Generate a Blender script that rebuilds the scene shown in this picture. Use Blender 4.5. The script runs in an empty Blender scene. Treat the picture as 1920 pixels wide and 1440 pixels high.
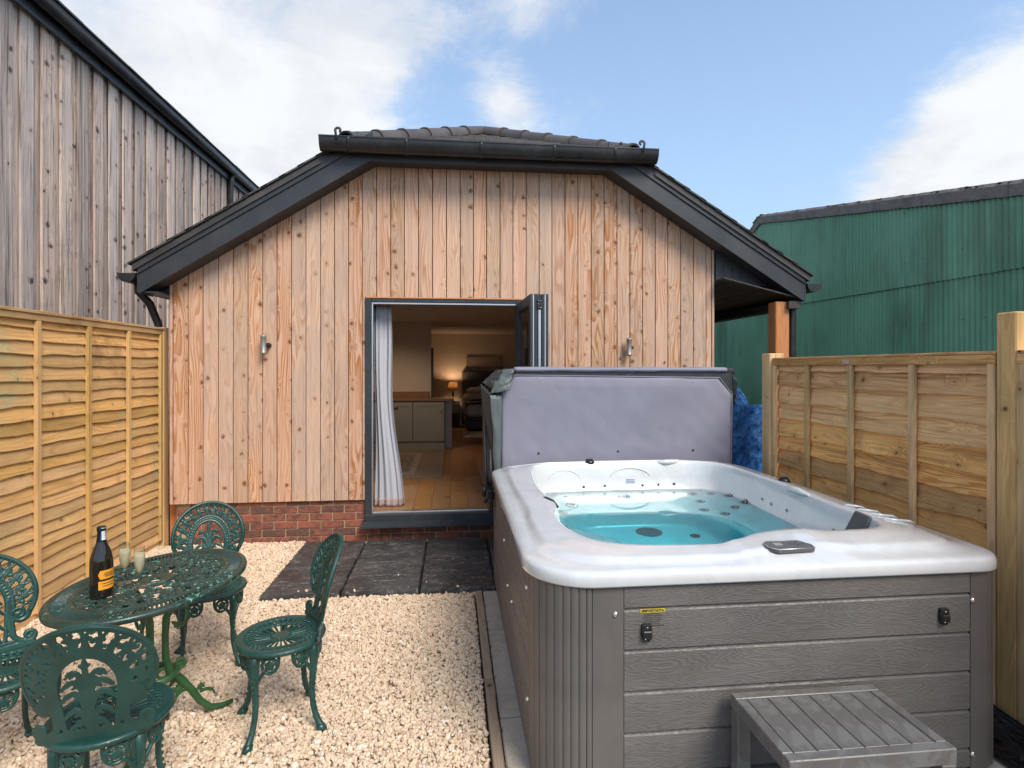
import bpy, bmesh, math, random
import numpy as np
from mathutils import Vector, Matrix, Euler, noise as mnoise

random.seed(7); np.random.seed(7)
sc = bpy.context.scene
COL = sc.collection
R = math.radians

# ------------------------------------------------------------------ camera, world, sun
EYE = 1.68
cam_d = bpy.data.cameras.new('camera'); cam = bpy.data.objects.new('camera', cam_d); COL.objects.link(cam)
cam.location = (0, 0, EYE); cam.rotation_euler = (R(90), 0, -0.105)
cam_d.sensor_width = 36; cam_d.lens = 1050/1920*36; cam_d.shift_y = -30/1920
cam_d.clip_start = 0.05; cam_d.clip_end = 500
sc.camera = cam
sc.view_settings.view_transform = 'Standard'; sc.view_settings.look = 'None'
sc.view_settings.exposure = 0.64; sc.view_settings.gamma = 1.0
sc.cycles.use_denoising = True
sc.cycles.max_bounces = 10; sc.cycles.diffuse_bounces = 5; sc.cycles.transmission_bounces = 8
sc.cycles.transparent_max_bounces = 12; sc.cycles.sample_clamp_indirect = 6

SUN_EL, SUN_AZ = R(46), R(150)      # azimuth measured clockwise from +Y: behind the camera, to the right
sun_d = bpy.data.lights.new('sun', 'SUN'); sun = bpy.data.objects.new('sun', sun_d); COL.objects.link(sun)
sun_d.energy = 2.3; sun_d.angle = R(26); sun_d.color = (1.0, .93, .83)
sd = Vector((math.sin(SUN_AZ)*math.cos(SUN_EL), math.cos(SUN_AZ)*math.cos(SUN_EL), math.sin(SUN_EL)))
sun.rotation_euler = sd.to_track_quat('Z', 'Y').to_euler()


class G:
    """small helper to write node trees"""
    def __init__(s, nt): s.nt = nt
    def add(s, typ, ins=None, **props):
        n = s.nt.nodes.new(typ)
        for k, v in props.items(): setattr(n, k, v)
        for k, v in (ins or {}).items(): s.set(n, k, v)
        return n
    def set(s, n, k, v):
        sock = n.inputs[k]
        if isinstance(v, bpy.types.NodeSocket): s.nt.links.new(v, sock)
        else: sock.default_value = v
    def m(s, op, a, b=0.0, c=None, clamp=False):
        n = s.add('ShaderNodeMath', operation=op, use_clamp=clamp); s.set(n, 0, a)
        if op not in ('SINE', 'COSINE', 'ABSOLUTE', 'SQRT', 'FRACT', 'FLOOR'): s.set(n, 1, b)
        if c is not None: s.set(n, 2, c)
        return n.outputs[0]
    def v(s, op, a, b=(0, 0, 0), scale=None):
        n = s.add('ShaderNodeVectorMath', operation=op); s.set(n, 0, a)
        if op != 'NORMALIZE' and op != 'SCALE': s.set(n, 1, b)
        if scale is not None: s.set(n, 'Scale', scale)
        return n.outputs['Value'] if op in ('DOT_PRODUCT', 'LENGTH', 'DISTANCE') else n.outputs[0]
    def mix(s, f, a, b, blend='MIX'):
        n = s.add('ShaderNodeMix', data_type='RGBA', blend_type=blend)
        s.set(n, 0, f); s.set(n, 6, a if isinstance(a, bpy.types.NodeSocket) else (*a[:3], 1)); s.set(n, 7, b if isinstance(b, bpy.types.NodeSocket) else (*b[:3], 1))
        return n.outputs[2]
    def noise(s, vec, scale=5., detail=3., rough=.55, dist=0., dim='3D', col=False):
        n = s.add('ShaderNodeTexNoise', {'Vector': vec, 'Scale': scale, 'Detail': detail, 'Roughness': rough, 'Distortion': dist}, noise_dimensions=dim)
        return n.outputs[1 if col else 0]
    def vor(s, vec, scale=5., feature='F1', dim='3D', rnd=1.):
        return s.add('ShaderNodeTexVoronoi', {'Vector': vec, 'Scale': scale, 'Randomness': rnd}, feature=feature, voronoi_dimensions=dim)
    def xyz(s, vec):
        return s.add('ShaderNodeSeparateXYZ', {0: vec}).outputs
    def comb(s, x, y, z):
        return s.add('ShaderNodeCombineXYZ', {0: x, 1: y, 2: z}).outputs[0]
    def ss(s, x, lo, hi, a=0., b=1.):
        n = s.add('ShaderNodeMapRange', {'Value': x, 'From Min': lo, 'From Max': hi, 'To Min': a, 'To Max': b}, interpolation_type='SMOOTHSTEP')
        return n.outputs[0]
    def lin(s, x, lo, hi, a=0., b=1.):
        return s.add('ShaderNodeMapRange', {'Value': x, 'From Min': lo, 'From Max': hi, 'To Min': a, 'To Max': b}).outputs[0]
    def bump(s, h, strength=.3, dist=.01, nrm=None):
        d = {'Height': h, 'Strength': strength, 'Distance': dist}
        if nrm is not None: d['Normal'] = nrm
        return s.add('ShaderNodeBump', d).outputs[0]
    def obj(s): return s.add('ShaderNodeTexCoord').outputs['Object']
    def gen(s): return s.add('ShaderNodeTexCoord').outputs['Generated']
    def rnd(s): return s.add('ShaderNodeObjectInfo').outputs['Random']
    def bsdf(s, **k):
        n = s.add('ShaderNodeBsdfPrincipled')
        names = dict(color='Base Color', rough='Roughness', metal='Metallic', normal='Normal', spec='Specular IOR Level', coat='Coat Weight', coatr='Coat Roughness',
                     trans='Transmission Weight', ior='IOR', sss='Subsurface Weight', emis='Emission Color', emis_s='Emission Strength', sheen='Sheen Weight', alpha='Alpha')
        for a, b in k.items():
            if isinstance(b, tuple) and len(b) == 3: b = (*b, 1)
            s.set(n, names[a], b)
        return n.outputs[0]
    def out(s, surf=None, vol=None):
        o = s.add('ShaderNodeOutputMaterial')
        if surf is not None: s.nt.links.new(surf, o.inputs[0])
        if vol is not None: s.nt.links.new(vol, o.inputs[1])


def newmat(name):
    m = bpy.data.materials.new(name); m.use_nodes = True; m.node_tree.nodes.clear()
    return m, G(m.node_tree)


# world: physical sky seen through broken cloud
def build_world():
    w = bpy.data.worlds.new('World'); sc.world = w; w.use_nodes = True
    nt = w.node_tree; nt.nodes.clear(); g = G(nt)
    sky = g.add('ShaderNodeTexSky', sky_type='NISHITA', sun_disc=False, sun_elevation=SUN_EL, sun_rotation=SUN_AZ, air_density=1.2, dust_density=1.2, ozone_density=1.3)
    d = g.gen()
    x, y, z = g.xyz(d)
    zc = g.m('ADD', g.m('MAXIMUM', z, 0.0), .22)
    p = g.comb(g.m('DIVIDE', x, zc), g.m('DIVIDE', y, zc), 0.0)
    n1 = g.noise(p, 1.25, 8., .58, .35)
    n2 = g.noise(g.v('ADD', p, (4.3, 1.7, 0)), 4.6, 9., .68, .35)
    dens = g.m('ADD', g.m('MULTIPLY', n1, .55), g.m('MULTIPLY', n2, .45))
    # cloud banks: direction, half-width, weight
    for (cx, cy, cz, wd, a) in ((-.37, .85, .33, .40, .38), (-.24, .90, .38, .20, .12), (-.10, .83, .53, .20, .17), (-.56, .75, .24, .28, .12), (.70, .65, .30, .19, .40), (.60, .74, .22, .12, .16),
                                (.085, .90, .43, .085, .12), (.20, .90, .37, .10, .09), (.12, .82, .56, .10, .10), (.45, .80, .42, .26, -.20), (.40, .89, .27, .22, -.09), (-.02, .90, .42, .10, -.06),
                                (-.28, .85, .44, .06, -.05), (-.8, -.3, .5, .8, .22), (.2, -.7, .7, .9, .22), (.9, -.1, .5, .6, .2), (0, 0, 1, .5, .15)):
        L = math.sqrt(cx*cx+cy*cy+cz*cz)
        dd = g.v('DISTANCE', d, (cx/L, cy/L, cz/L))
        dens = g.m('ADD', dens, g.m('MULTIPLY', g.ss(dd, 0, wd, 1, 0), a))
    mask = g.ss(dens, .49, .74)
    soft = g.noise(g.v('ADD', p, (9.1, 3.3, 0)), 2.6, 6., .6, .4)
    cl = g.mix(g.ss(g.m('ADD', g.m('MULTIPLY', soft, .8), g.m('MULTIPLY', dens, .25)), .40, .72), (.475, .505, .55), (.615, .63, .65))
    # thin veil brightens the blue, most of all near the horizon
    veil = g.ss(z, .75, .0, .28, .70)
    skyc = g.mix(1.0, sky.outputs[0], (.090, .103, .122), 'MULTIPLY')
    base = g.mix(veil, skyc, (.40, .56, .76))
    c = g.mix(mask, base, cl)
    bg = g.add('ShaderNodeBackground', {'Color': c, 'Strength': 1.0})
    o = g.add('ShaderNodeOutputWorld'); nt.links.new(bg.outputs[0], o.inputs[0])


build_world()

# ------------------------------------------------------------------ mesh helpers
WL = {}          # world location of every object, for parenting without a depsgraph update


def tag(o, label=None, cat=None, group=None, kind=None):
    if label: o['label'] = label
    if cat: o['category'] = cat
    if group: o['group'] = group
    if kind: o['kind'] = kind
    return o


def empty(name, loc=(0, 0, 0), rz=0., **k):
    o = bpy.data.objects.new(name, None); COL.objects.link(o); o.empty_display_size = .1
    o.location = loc; o.rotation_euler = (0, 0, rz); WL[o] = Vector(loc)
    return tag(o, **k)


class MB:
    def __init__(s): s.v = []; s.f = []; s.sm = []
    def addv(s, pts):
        b = len(s.v); s.v.extend([tuple(p) for p in pts]); return b
    def face(s, idx, sm=False): s.f.append(tuple(idx)); s.sm.append(sm)
    def box(s, x0, x1, y0, y1, z0, z1):
        b = s.addv([(x0, y0, z0), (x1, y0, z0), (x1, y1, z0), (x0, y1, z0), (x0, y0, z1), (x1, y0, z1), (x1, y1, z1), (x0, y1, z1)])
        for q in ((0, 3, 2, 1), (4, 5, 6, 7), (0, 1, 5, 4), (1, 2, 6, 5), (2, 3, 7, 6), (3, 0, 4, 7)): s.face([b+i for i in q])
        return s
    def cbox(s, x0, x1, y0, y1, z0, z1, c=.004):
        """box with chamfered edges"""
        X, Y, Z = (x0+x1)/2, (y0+y1)/2, (z0+z1)/2; hx, hy, hz = (x1-x0)/2, (y1-y0)/2, (z1-z0)/2
        c = min(c, hx*.9, hy*.9, hz*.9); idx = {}
        pts = []
        for sx in (-1, 1):
            for sy in (-1, 1):
                for sz in (-1, 1):
                    for k in range(3):
                        h = [hx-c, hy-c, hz-c]; h[k] += c
                        idx[(sx, sy, sz, k)] = len(pts); pts.append((X+sx*h[0], Y+sy*h[1], Z+sz*h[2]))
        b = s.addv(pts); P = lambda *a: b+idx[a]
        for k in range(3):
            for sg in (-1, 1):
                u, w = [(1, 2), (2, 0), (0, 1)][k]
                def q(a, c2):
                    t = [0, 0, 0]; t[k] = sg; t[u] = a; t[w] = c2; return P(t[0], t[1], t[2], k)
                l = [q(-1, -1), q(1, -1), q(1, 1), q(-1, 1)]
                s.face(l if sg > 0 else l[::-1])
        for k in range(3):     # edge chamfers parallel to axis k
            u, w = [(1, 2), (2, 0), (0, 1)][k]
            for a in (-1, 1):
                for c2 in (-1, 1):
                    def q(e, kk):
                        t = [0, 0, 0]; t[k] = e; t[u] = a; t[w] = c2; return P(t[0], t[1], t[2], kk)
                    l = [q(-1, u), q(1, u), q(1, w), q(-1, w)]
                    s.face(l if a*c2 < 0 else l[::-1])
        for sx in (-1, 1):
            for sy in (-1, 1):
                for sz in (-1, 1):
                    l = [P(sx, sy, sz, 0), P(sx, sy, sz, 1), P(sx, sy, sz, 2)]
                    s.face(l if sx*sy*sz > 0 else l[::-1])
        return s
    def loft(s, rings, closed=True, cap0=False, cap1=False, sm=True, flip=False):
        n = len(rings[0]); bs = [s.addv(r) for r in rings]
        for a, b in zip(bs, bs[1:]):
            for i in range(n if closed else n-1):
                j = (i+1) % n; q = [a+i, a+j, b+j, b+i]
                s.face(q[::-1] if flip else q, sm)
        if cap0: s.face([bs[0]+i for i in (range(n) if flip else range(n-1, -1, -1))], False)
        if cap1: s.face([bs[-1]+i for i in (range(n-1, -1, -1) if flip else range(n))], False)
        return s
    def tube(s, pts, r, n=8, cap=True, flat=1.0, up=(0, 0, 1)):
        pts = [Vector(p) for p in pts]; rr = r if isinstance(r, (list, tuple)) else [r]*len(pts)
        rings = []; u0 = None
        for i, p in enumerate(pts):
            t = (pts[min(i+1, len(pts)-1)]-pts[max(i-1, 0)]).normalized()
            if u0 is None:
                u0 = Vector(up)
                if abs(t.dot(u0)) > .95: u0 = Vector((1, 0, 0))
            u = (u0-t*u0.dot(t)).normalized(); u0 = u; w = t.cross(u)
            rings.append([p+(u*math.cos(a)+w*math.sin(a)*flat)*rr[i] for a in (2*math.pi*k/n for k in range(n))])
        return s.loft(rings, True, cap, cap)
    def lathe(s, prof, n=24, c=(0, 0, 0), cap0=True, cap1=True, ax='z'):
        rings = []
        for r, z in prof:
            ring = []
            for k in range(n):
                a = 2*math.pi*k/n; p = (r*math.cos(a), r*math.sin(a), z)
                if ax == 'y': p = (p[0], -p[2], p[1])
                if ax == 'x': p = (p[2], p[0], p[1])
                if ax == '-x': p = (-p[2], -p[0], p[1])
                ring.append((p[0]+c[0], p[1]+c[1], p[2]+c[2]))
            rings.append(ring)
        return s.loft(rings, True, cap0, cap1)
    def prism(s, poly, axis, a, b):
        """extrude a 2-D polygon along axis from a to b. poly: (u,v) pairs, axis x:(y,z) y:(x,z) z:(x,y)"""
        def P(u, v, t): return {'x': (t, u, v), 'y': (u, t, v), 'z': (u, v, t)}[axis]
        n = len(poly); b0 = s.addv([P(u, v, a) for u, v in poly]); b1 = s.addv([P(u, v, b) for u, v in poly])
        s.face([b0+i for i in range(n)][::-1]); s.face([b1+i for i in range(n)])
        for i in range(n): j = (i+1) % n; s.face([b0+i, b0+j, b1+j, b1+i])
        return s
    def grid(s, fn, nu, nv, sm=True):
        b = s.addv([fn(i/nu, j/nv) for j in range(nv+1) for i in range(nu+1)])
        for j in range(nv):
            for i in range(nu):
                a = b+j*(nu+1)+i; s.face([a, a+1, a+nu+2, a+nu+1], sm)
        return s


def link(name, me, mat, parent=None, loc=(0, 0, 0), world=True, **k):
    o = bpy.data.objects.new(name, me); COL.objects.link(o)
    loc = Vector(loc)
    if mat is not None and not me.materials: me.materials.append(mat)
    if parent is not None:
        o.parent = parent
        if world: WL[o] = loc; o.location = loc-WL[parent]
        else: WL[o] = WL[parent]+loc; o.location = loc
    else: o.location = loc; WL[o] = loc
    return tag(o, **k)


def build(name, mb, mat, parent=None, origin='c', local=False, fixn=True, solid=None, bevel=None, sub=None, **k):
    """mesh object; verts in world coordinates (or, local=True, in the parent's); its origin is put at the centre of its box"""
    v = np.array(mb.v, dtype=float)
    if origin == 'c': og = (v.min(0)+v.max(0))/2
    elif origin == 'b': og = (v.min(0)+v.max(0))/2; og[2] = v[:, 2].min()
    elif origin is None: og = np.array(WL[parent]) if (parent is not None and not local) else np.zeros(3)
    else: og = np.array(origin, float)
    me = bpy.data.meshes.new(name); me.from_pydata((v-og).tolist(), [], mb.f)
    me.polygons.foreach_set('use_smooth', mb.sm)
    if fixn:
        bm = bmesh.new(); bm.from_mesh(me); bmesh.ops.recalc_face_normals(bm, faces=bm.faces); bm.to_mesh(me); bm.free()
    me.update()
    o = link(name, me, mat, parent, og, world=not local, **k)
    if solid: md = o.modifiers.new('t', 'SOLIDIFY'); md.thickness = solid; md.offset = 0
    if bevel: md = o.modifiers.new('b', 'BEVEL'); md.width = bevel; md.segments = 2; md.limit_method = 'ANGLE'
    if sub: md = o.modifiers.new('s', 'SUBSURF'); md.levels = sub; md.render_levels = sub
    return o


def autosmooth(o, ang=35):
    me = o.data; me.polygons.foreach_set('use_smooth', [True]*len(me.polygons)); me.set_sharp_from_angle(angle=R(ang)); return o


def copy_tree(o, parent=None):
    c = o.copy(); COL.objects.link(c)
    if parent is not None: c.parent = parent
    WL[c] = WL[o]
    for ch in list(o.children): copy_tree(ch, c)
    return c


def text_mesh(body, size, font_scale=1.0):
    cu = bpy.data.curves.new('t', 'FONT'); cu.body = body; cu.size = size; cu.align_x = 'CENTER'; cu.align_y = 'CENTER'; cu.extrude = .0004; cu.offset = size*.02
    o = bpy.data.objects.new('t', cu); COL.objects.link(o)
    dg = bpy.context.evaluated_depsgraph_get(); me = bpy.data.meshes.new_from_object(o.evaluated_get(dg))
    bpy.data.objects.remove(o); return me


# ------------------------------------------------------------------ materials
def wood(name, axis, light, dark, knot, knots=.4, grey=None, greyamt=0., rings=12., ring_amt=.75, rough=.72, cell=.14, bumpd=.002, vary=.25, saw=0., stain=None, knot_r=.12, streak=0., stain2=None):
    m, g = newmat(name)
    oc = g.obj(); r = g.rnd()
    r2 = g.m('FRACT', g.m('MULTIPLY', r, 17.31)); r3 = g.m('FRACT', g.m('MULTIPLY', r, 71.7))
    p = g.v('ADD', oc, g.comb(g.m('MULTIPLY', r, 37.), g.m('MULTIPLY', r2, 91.), g.m('MULTIPLY', r3, 53.)))
    X, Y, Z = g.xyz(p)
    ax = {'x': (g.m('ADD', Z, g.m('MULTIPLY', Y, .8)), Y, X), 'y': (g.m('ADD', Z, g.m('MULTIPLY', X, .8)), X, Y), 'z': (g.m('ADD', X, g.m('MULTIPLY', Y, .8)), Y, Z)}[axis]
    U, V, L = ax
    # knots
    wp = g.noise(g.comb(g.m('MULTIPLY', U, 22.), g.m('MULTIPLY', L, 22.), 3.0), 1., 2., .5, 0., '3D', True)
    wx, wy, wz = g.xyz(wp)
    U2 = g.m('ADD', U, g.m('MULTIPLY', g.m('SUBTRACT', wx, .5), .045)); L2 = g.m('ADD', L, g.m('MULTIPLY', g.m('SUBTRACT', wy, .5), .035))
    kv = g.vor(g.comb(g.m('DIVIDE', U2, cell), g.m('DIVIDE', L2, cell*1.2), 0.0), 1.0, dim='2D', rnd=.85)
    act = g.m('LESS_THAN', g.xyz(kv.outputs['Color'])[0], g.m('MULTIPLY', knots, g.lin(r2, 0, 1, .35, 1.6)))
    wob = g.noise(g.comb(g.m('MULTIPLY', U, 60.), g.m('MULTIPLY', L, 60.), 0.0), 1., 2.)
    kd = g.m('ADD', kv.outputs['Distance'], g.m('MULTIPLY', g.m('SUBTRACT', wob, .5), knot_r*1.1))
    ksz = g.lin(g.xyz(kv.outputs['Color'])[1], 0, 1, .25, 1.45)
    kmask = g.m('MULTIPLY', g.ss(kd, g.m('MULTIPLY', ksz, knot_r*1.15), g.m('MULTIPLY', ksz, knot_r*.75)), act)
    halo = g.m('MULTIPLY', g.ss(kd, .5, .0), act)
    low = g.noise(g.comb(g.m('MULTIPLY', U, 9.), g.m('MULTIPLY', V, 7.), g.m('MULTIPLY', L, 1.1)), 1., 1.6, .45, .25)
    ph = g.m('ADD', g.m('MULTIPLY', low, g.m('MULTIPLY', g.lin(r3, 0, 1, .6, 1.5), rings)), g.m('MULTIPLY', g.m('MULTIPLY', halo, halo), 4.5))
    ph = g.m('ADD', ph, g.m('MULTIPLY', U, g.lin(r, 0, 1, 8, 45)))
    fr = g.m('FRACT', ph)
    ring = g.m('MULTIPLY', g.ss(fr, .25, .86), g.ss(fr, 1.0, .92))
    ring = g.m('MULTIPLY', ring, g.ss(g.noise(g.comb(g.m('MULTIPLY', U, 5.), 0.0, g.m('MULTIPLY', L, .9)), 1., 2.), .36, .6, .35, 1.))
    fib = g.noise(g.comb(g.m('MULTIPLY', U, 260.), g.m('MULTIPLY', V, 260.), g.m('MULTIPLY', L, 7.)), 1., 3., .65)
    patch = g.noise(g.comb(g.m('MULTIPLY', U, 3.), g.m('MULTIPLY', V, 3.), g.m('MULTIPLY', L, 1.6)), 1., 4., .6)
    c = g.mix(g.m('MULTIPLY', ring, g.m('MULTIPLY', g.lin(r2, 0, 1, .45, 1.0), ring_amt)), light, dark)
    c = g.mix(g.m('MULTIPLY', g.ss(fib, .42, .75), .28), c, tuple(d*.62 for d in dark))
    if grey is not None:
        ga = g.m('MULTIPLY', g.ss(g.m('ADD', patch, g.m('MULTIPLY', g.m('SUBTRACT', r3, .5), .35)), .42, .72), greyamt)
        c = g.mix(ga, c, grey)
    hv = g.add('ShaderNodeHueSaturation', {'Hue': g.lin(r3, 0, 1, .494, .502), 'Saturation': g.lin(r2, 0, 1, 1-vary*.5, 1+vary*.35), 'Value': g.lin(r, 0, 1, 1-vary*.75, 1+vary*.4), 'Color': c}).outputs[0]
    c = g.mix(g.m('MULTIPLY', g.ss(halo, .45, 1.), g.lin(g.xyz(kv.outputs['Color'])[2], 0, 1, .05, .40)), hv, tuple((a+b)/2.4 for a, b in zip(dark, knot)))
    c = g.mix(g.m('MULTIPLY', kmask, .65), c, tuple(a*.55+b*.45 for a, b in zip(dark, knot)))
    kin = g.m('MULTIPLY', g.ss(kd, g.m('MULTIPLY', ksz, knot_r*.75), g.m('MULTIPLY', ksz, knot_r*.35)), act)
    c = g.mix(g.m('MULTIPLY', kin, .85), c, knot)
    if streak:
        sk = g.noise(g.comb(g.m('MULTIPLY', U, 32.), g.m('MULTIPLY', V, 32.), g.m('MULTIPLY', L, .9)), 1., 5., .65)
        c = g.mix(g.m('MULTIPLY', g.ss(sk, .52, .66), streak), c, tuple(a*.42 for a in dark))
        c = g.mix(g.m('MULTIPLY', g.ss(sk, .46, .30), streak*.6), c, tuple(min(1, a*1.35) for a in light))
    if stain is not None:
        wc = g.add('ShaderNodeNewGeometry').outputs['Position']
        sn = g.noise(g.v('MULTIPLY', wc, (1.5, 1.2, 1.5)), 1., 4., .62, .5)
        fine = g.noise(wc, 9., 4., .65)
        c = g.mix(g.m('MULTIPLY', g.ss(g.m('ADD', g.m('MULTIPLY', sn, .7), g.m('MULTIPLY', fine, .3)), .54, .68), stain[3]), c, stain[:3])
    if stain2 is not None:
        wc = g.add('ShaderNodeNewGeometry').outputs['Position']
        a1 = g.noise(g.v('ADD', wc, (3.1, 7.7, 1.3)), 1.7, 3., .5); a2 = g.noise(g.v('MULTIPLY', wc, (5., 5., 22.)), 1., 4., .6)
        c = g.mix(g.m('MULTIPLY', g.m('MULTIPLY', g.ss(a1, .60, .68), g.ss(a2, .44, .6)), stain2[3]), c, stain2[:3])
    h = g.m('SUBTRACT', g.m('ADD', g.m('MULTIPLY', fib, .5), g.m('MULTIPLY', ring, .35)), g.m('MULTIPLY', kmask, .4))
    if saw:
        h = g.m('ADD', h, g.m('MULTIPLY', g.noise(g.comb(g.m('MULTIPLY', U, 18.), g.m('MULTIPLY', V, 18.), g.m('MULTIPLY', L, 2.)), 1., 3.), saw))
    nb = g.bump(h, .5, bumpd)
    g.out(g.bsdf(color=c, rough=g.lin(fib, .3, .7, rough+.08, rough-.1), normal=nb, spec=.3))
    return m


def plain(name, col, rough=.5, metal=0., var=.12, bscale=40., bd=.0006, spec=.5, coat=0., dirt=None, dscale=3., rough_var=.12, hue=0.):
    """solid stuff with mottling, wear and a fine relief"""
    m, g = newmat(name); oc = g.obj(); r = g.rnd()
    n = g.noise(g.v('ADD', oc, g.comb(g.m('MULTIPLY', r, 31.), g.m('MULTIPLY', r, 17.), 0.)), dscale, 5., .6)
    f = g.noise(oc, bscale, 4., .6)
    c = g.mix(g.ss(n, .3, .7), tuple(v*(1-var) for v in col), tuple(min(1, v*(1+var)) for v in col))
    if hue: c = g.add('ShaderNodeHueSaturation', {'Hue': .5, 'Saturation': 1., 'Value': g.lin(r, 0, 1, 1-hue, 1+hue), 'Color': c}).outputs[0]
    if dirt is not None: c = g.mix(g.m('MULTIPLY', g.ss(g.m('ADD', g.m('MULTIPLY', n, .6), g.m('MULTIPLY', f, .4)), .5, .68), dirt[3]), c, dirt[:3])
    g.out(g.bsdf(color=c, rough=g.lin(n, .3, .7, max(.02, rough-rough_var), min(1, rough+rough_var)), metal=metal, spec=spec, coat=coat, normal=g.bump(f, .5, bd)))
    return m


def glassy(name, col, rough=.02, ior=1.45):
    m, g = newmat(name)
    g.out(g.bsdf(color=col, rough=rough, trans=1.0, ior=ior)); return m


M = {}
M['larch'] = wood('larch_cladding', 'z', (.69, .455, .315), (.46, .205, .075), (.13, .06, .035), .31, (.46, .36, .30), .5, 9.5, 1.2, .66, vary=.14, knot_r=.13, cell=.13, streak=.25)
M['oldwood'] = wood('weathered_boards', 'z', (.66, .53, .45), (.31, .23, .19), (.04, .03, .025), .52, (.45, .38, .34), .7, 9, .7, .85, cell=.16, vary=.42, bumpd=.005, saw=.8, knot_r=.14, streak=.85, stain=(.17, .145, .13, .4))
M['fence_l'] = wood('treated_softwood_yellow', 'y', (.76, .475, .19), (.50, .27, .085), (.16, .08, .04), .26, (.46, .29, .13), .6, 8, .7, .72, cell=.15, vary=.26, bumpd=.003, stain=(.22, .12, .05, .6), knot_r=.06, streak=.35, stain2=(.30, .42, .25, .45))
M['fence_lz'] = wood('treated_softwood_yellow_post', 'z', (.72, .46, .18), (.48, .265, .085), (.16, .08, .04), .3, (.40, .30, .13), .4, 8, .5, .72, cell=.16, vary=.18, knot_r=.06, streak=.25)
M['fence_r'] = wood('treated_softwood_tan', 'y', (.84, .52, .24), (.48, .235, .08), (.09, .045, .025), .36, (.46, .28, .13), .5, 10, .9, .74, cell=.16, vary=.36, bumpd=.003, stain=(.24, .12, .055, .45), knot_r=.07, streak=.45)
M['fence_rz'] = wood('treated_softwood_tan_post', 'z', (.80, .52, .25), (.50, .28, .11), (.09, .045, .025), .3, (.40, .30, .15), .55, 8, .8, .74, cell=.16, vary=.22, knot_r=.06, streak=.4)
M['orange_z'] = wood('orange_stained_timber', 'z', (.62, .27, .10), (.48, .17, .05), (.22, .08, .03), .15, None, 0, 10, .6, .6, vary=.1)
M['kerbwood'] = wood('dirty_edging_timber', 'y', (.38, .28, .19), (.20, .13, .08), (.06, .04, .02), .3, (.32, .27, .22), .9, 10, .6, .9, vary=.2, stain=(.10, .05, .03, .6))
M['floorwood'] = wood('oak_floor', 'y', (.40, .205, .085), (.25, .115, .042), (.11, .05, .02), .3, None, 0, 10, .8, .38, vary=.22, cell=.25, bumpd=.0005)
M['worktop'] = wood('oak_worktop', 'x', (.34, .19, .10), (.22, .11, .05), (.1, .05, .02), .2, None, 0, 10, .6, .3, vary=.1)
M['upvc'] = plain('anthracite_fascia', (.036, .038, .043), .42, var=.12, dirt=(.10, .10, .10, .25), bscale=120, bd=.0003)
M['gutter'] = plain('black_gutter_plastic', (.024, .024, .026), .34, var=.15, dirt=(.10, .10, .10, .3), dscale=5)
M['tile'] = plain('dark_roof_tile', (.055, .05, .048), .55, var=.25, dirt=(.11, .10, .09, .4), hue=.25, bscale=90, bd=.001)
M['ridge'] = plain('brown_ridge_tile', (.085, .07, .066), .5, var=.2, dirt=(.13, .12, .11, .4), hue=.12, bscale=80, bd=.001)
M['soffit'] = plain('dark_soffit_board', (.045, .038, .035), .6, var=.15)
M['slate'] = None
M['mortar'] = plain('sandy_mortar', (.42, .31, .19), .95, var=.18, bscale=200, bd=.002)
M['lampgrey'] = plain('matt_steel', (.36, .35, .33), .5, .7, var=.06)
M['steel'] = plain('brushed_steel', (.58, .57, .55), .3, 1.0, var=.06, bscale=200, bd=.0001)
M['chrome'] = plain('polished_bolt', (.8, .8, .78), .12, 1.0, var=.03)
M['alu'] = plain('silver_aluminium', (.62, .62, .64), .35, .9, var=.05)
M['frame'] = plain('anthracite_aluminium', (.034, .040, .049), .5, .0, spec=.35, var=.06, dirt=(.13, .14, .15, .2))
M['black'] = plain('black_plastic', (.014, .014, .015), .35, var=.1)
M['rubber'] = plain('black_seal', (.012, .012, .012), .6)
M['wallpaint'] = plain('warm_wall_paint', (.72, .62, .52), .9, var=.03)
M['ceilpaint'] = plain('ceiling_paint', (.76, .70, .64), .9, var=.02)
M['cabinet'] = plain('sage_grey_cabinet', (.36, .36, .32), .5, var=.03)
M['skirting'] = plain('white_skirting', (.7, .68, .64), .5, var=.02)
M['linen'] = plain('white_bed_linen', (.66, .63, .62), .9, var=.05)
M['pinkish'] = plain('dusky_pink_throw', (.44, .36, .36), .9, var=.08)
M['greyfab'] = plain('dark_grey_upholstery', (.09, .095, .10), .9, var=.1)
M['shade'] = None
M['house_core'] = plain('dark_backing', (.03, .025, .02), .9)
M['cement'] = plain('weathered_cement_capping', (.21, .19, .18), .9, var=.3, dirt=(.06, .058, .055, .7), dscale=6, bscale=60, bd=.006)
M['moss'] = plain('moss', (.14, .135, .05), .95, var=.4, bscale=90, bd=.01)
M['concrete'] = plain('stained_concrete', (.42, .37, .31), .93, var=.22, dirt=(.22, .14, .085, .6), dscale=5, bscale=70, bd=.004)
M['white_lbl'] = plain('white_paper', (.7, .72, .74), .5)
M['blue'] = plain('blue_print', (.03, .10, .35), .4)
M['darkprint'] = plain('dark_print', (.05, .045, .03), .6)
M['yellow'] = plain('yellow_print', (.55, .43, .03), .5, var=.08)
M['scr'] = plain('grey_display', (.35, .36, .36), .25, var=.05)
M['jetgrey'] = plain('grey_jet_plastic', (.05, .055, .06), .4)
M['pillow'] = plain('charcoal_head_pillow', (.10, .10, .10), .6, bscale=150, bd=.001)
M['iron'] = plain('black_iron', (.03, .035, .04), .5)


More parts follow.
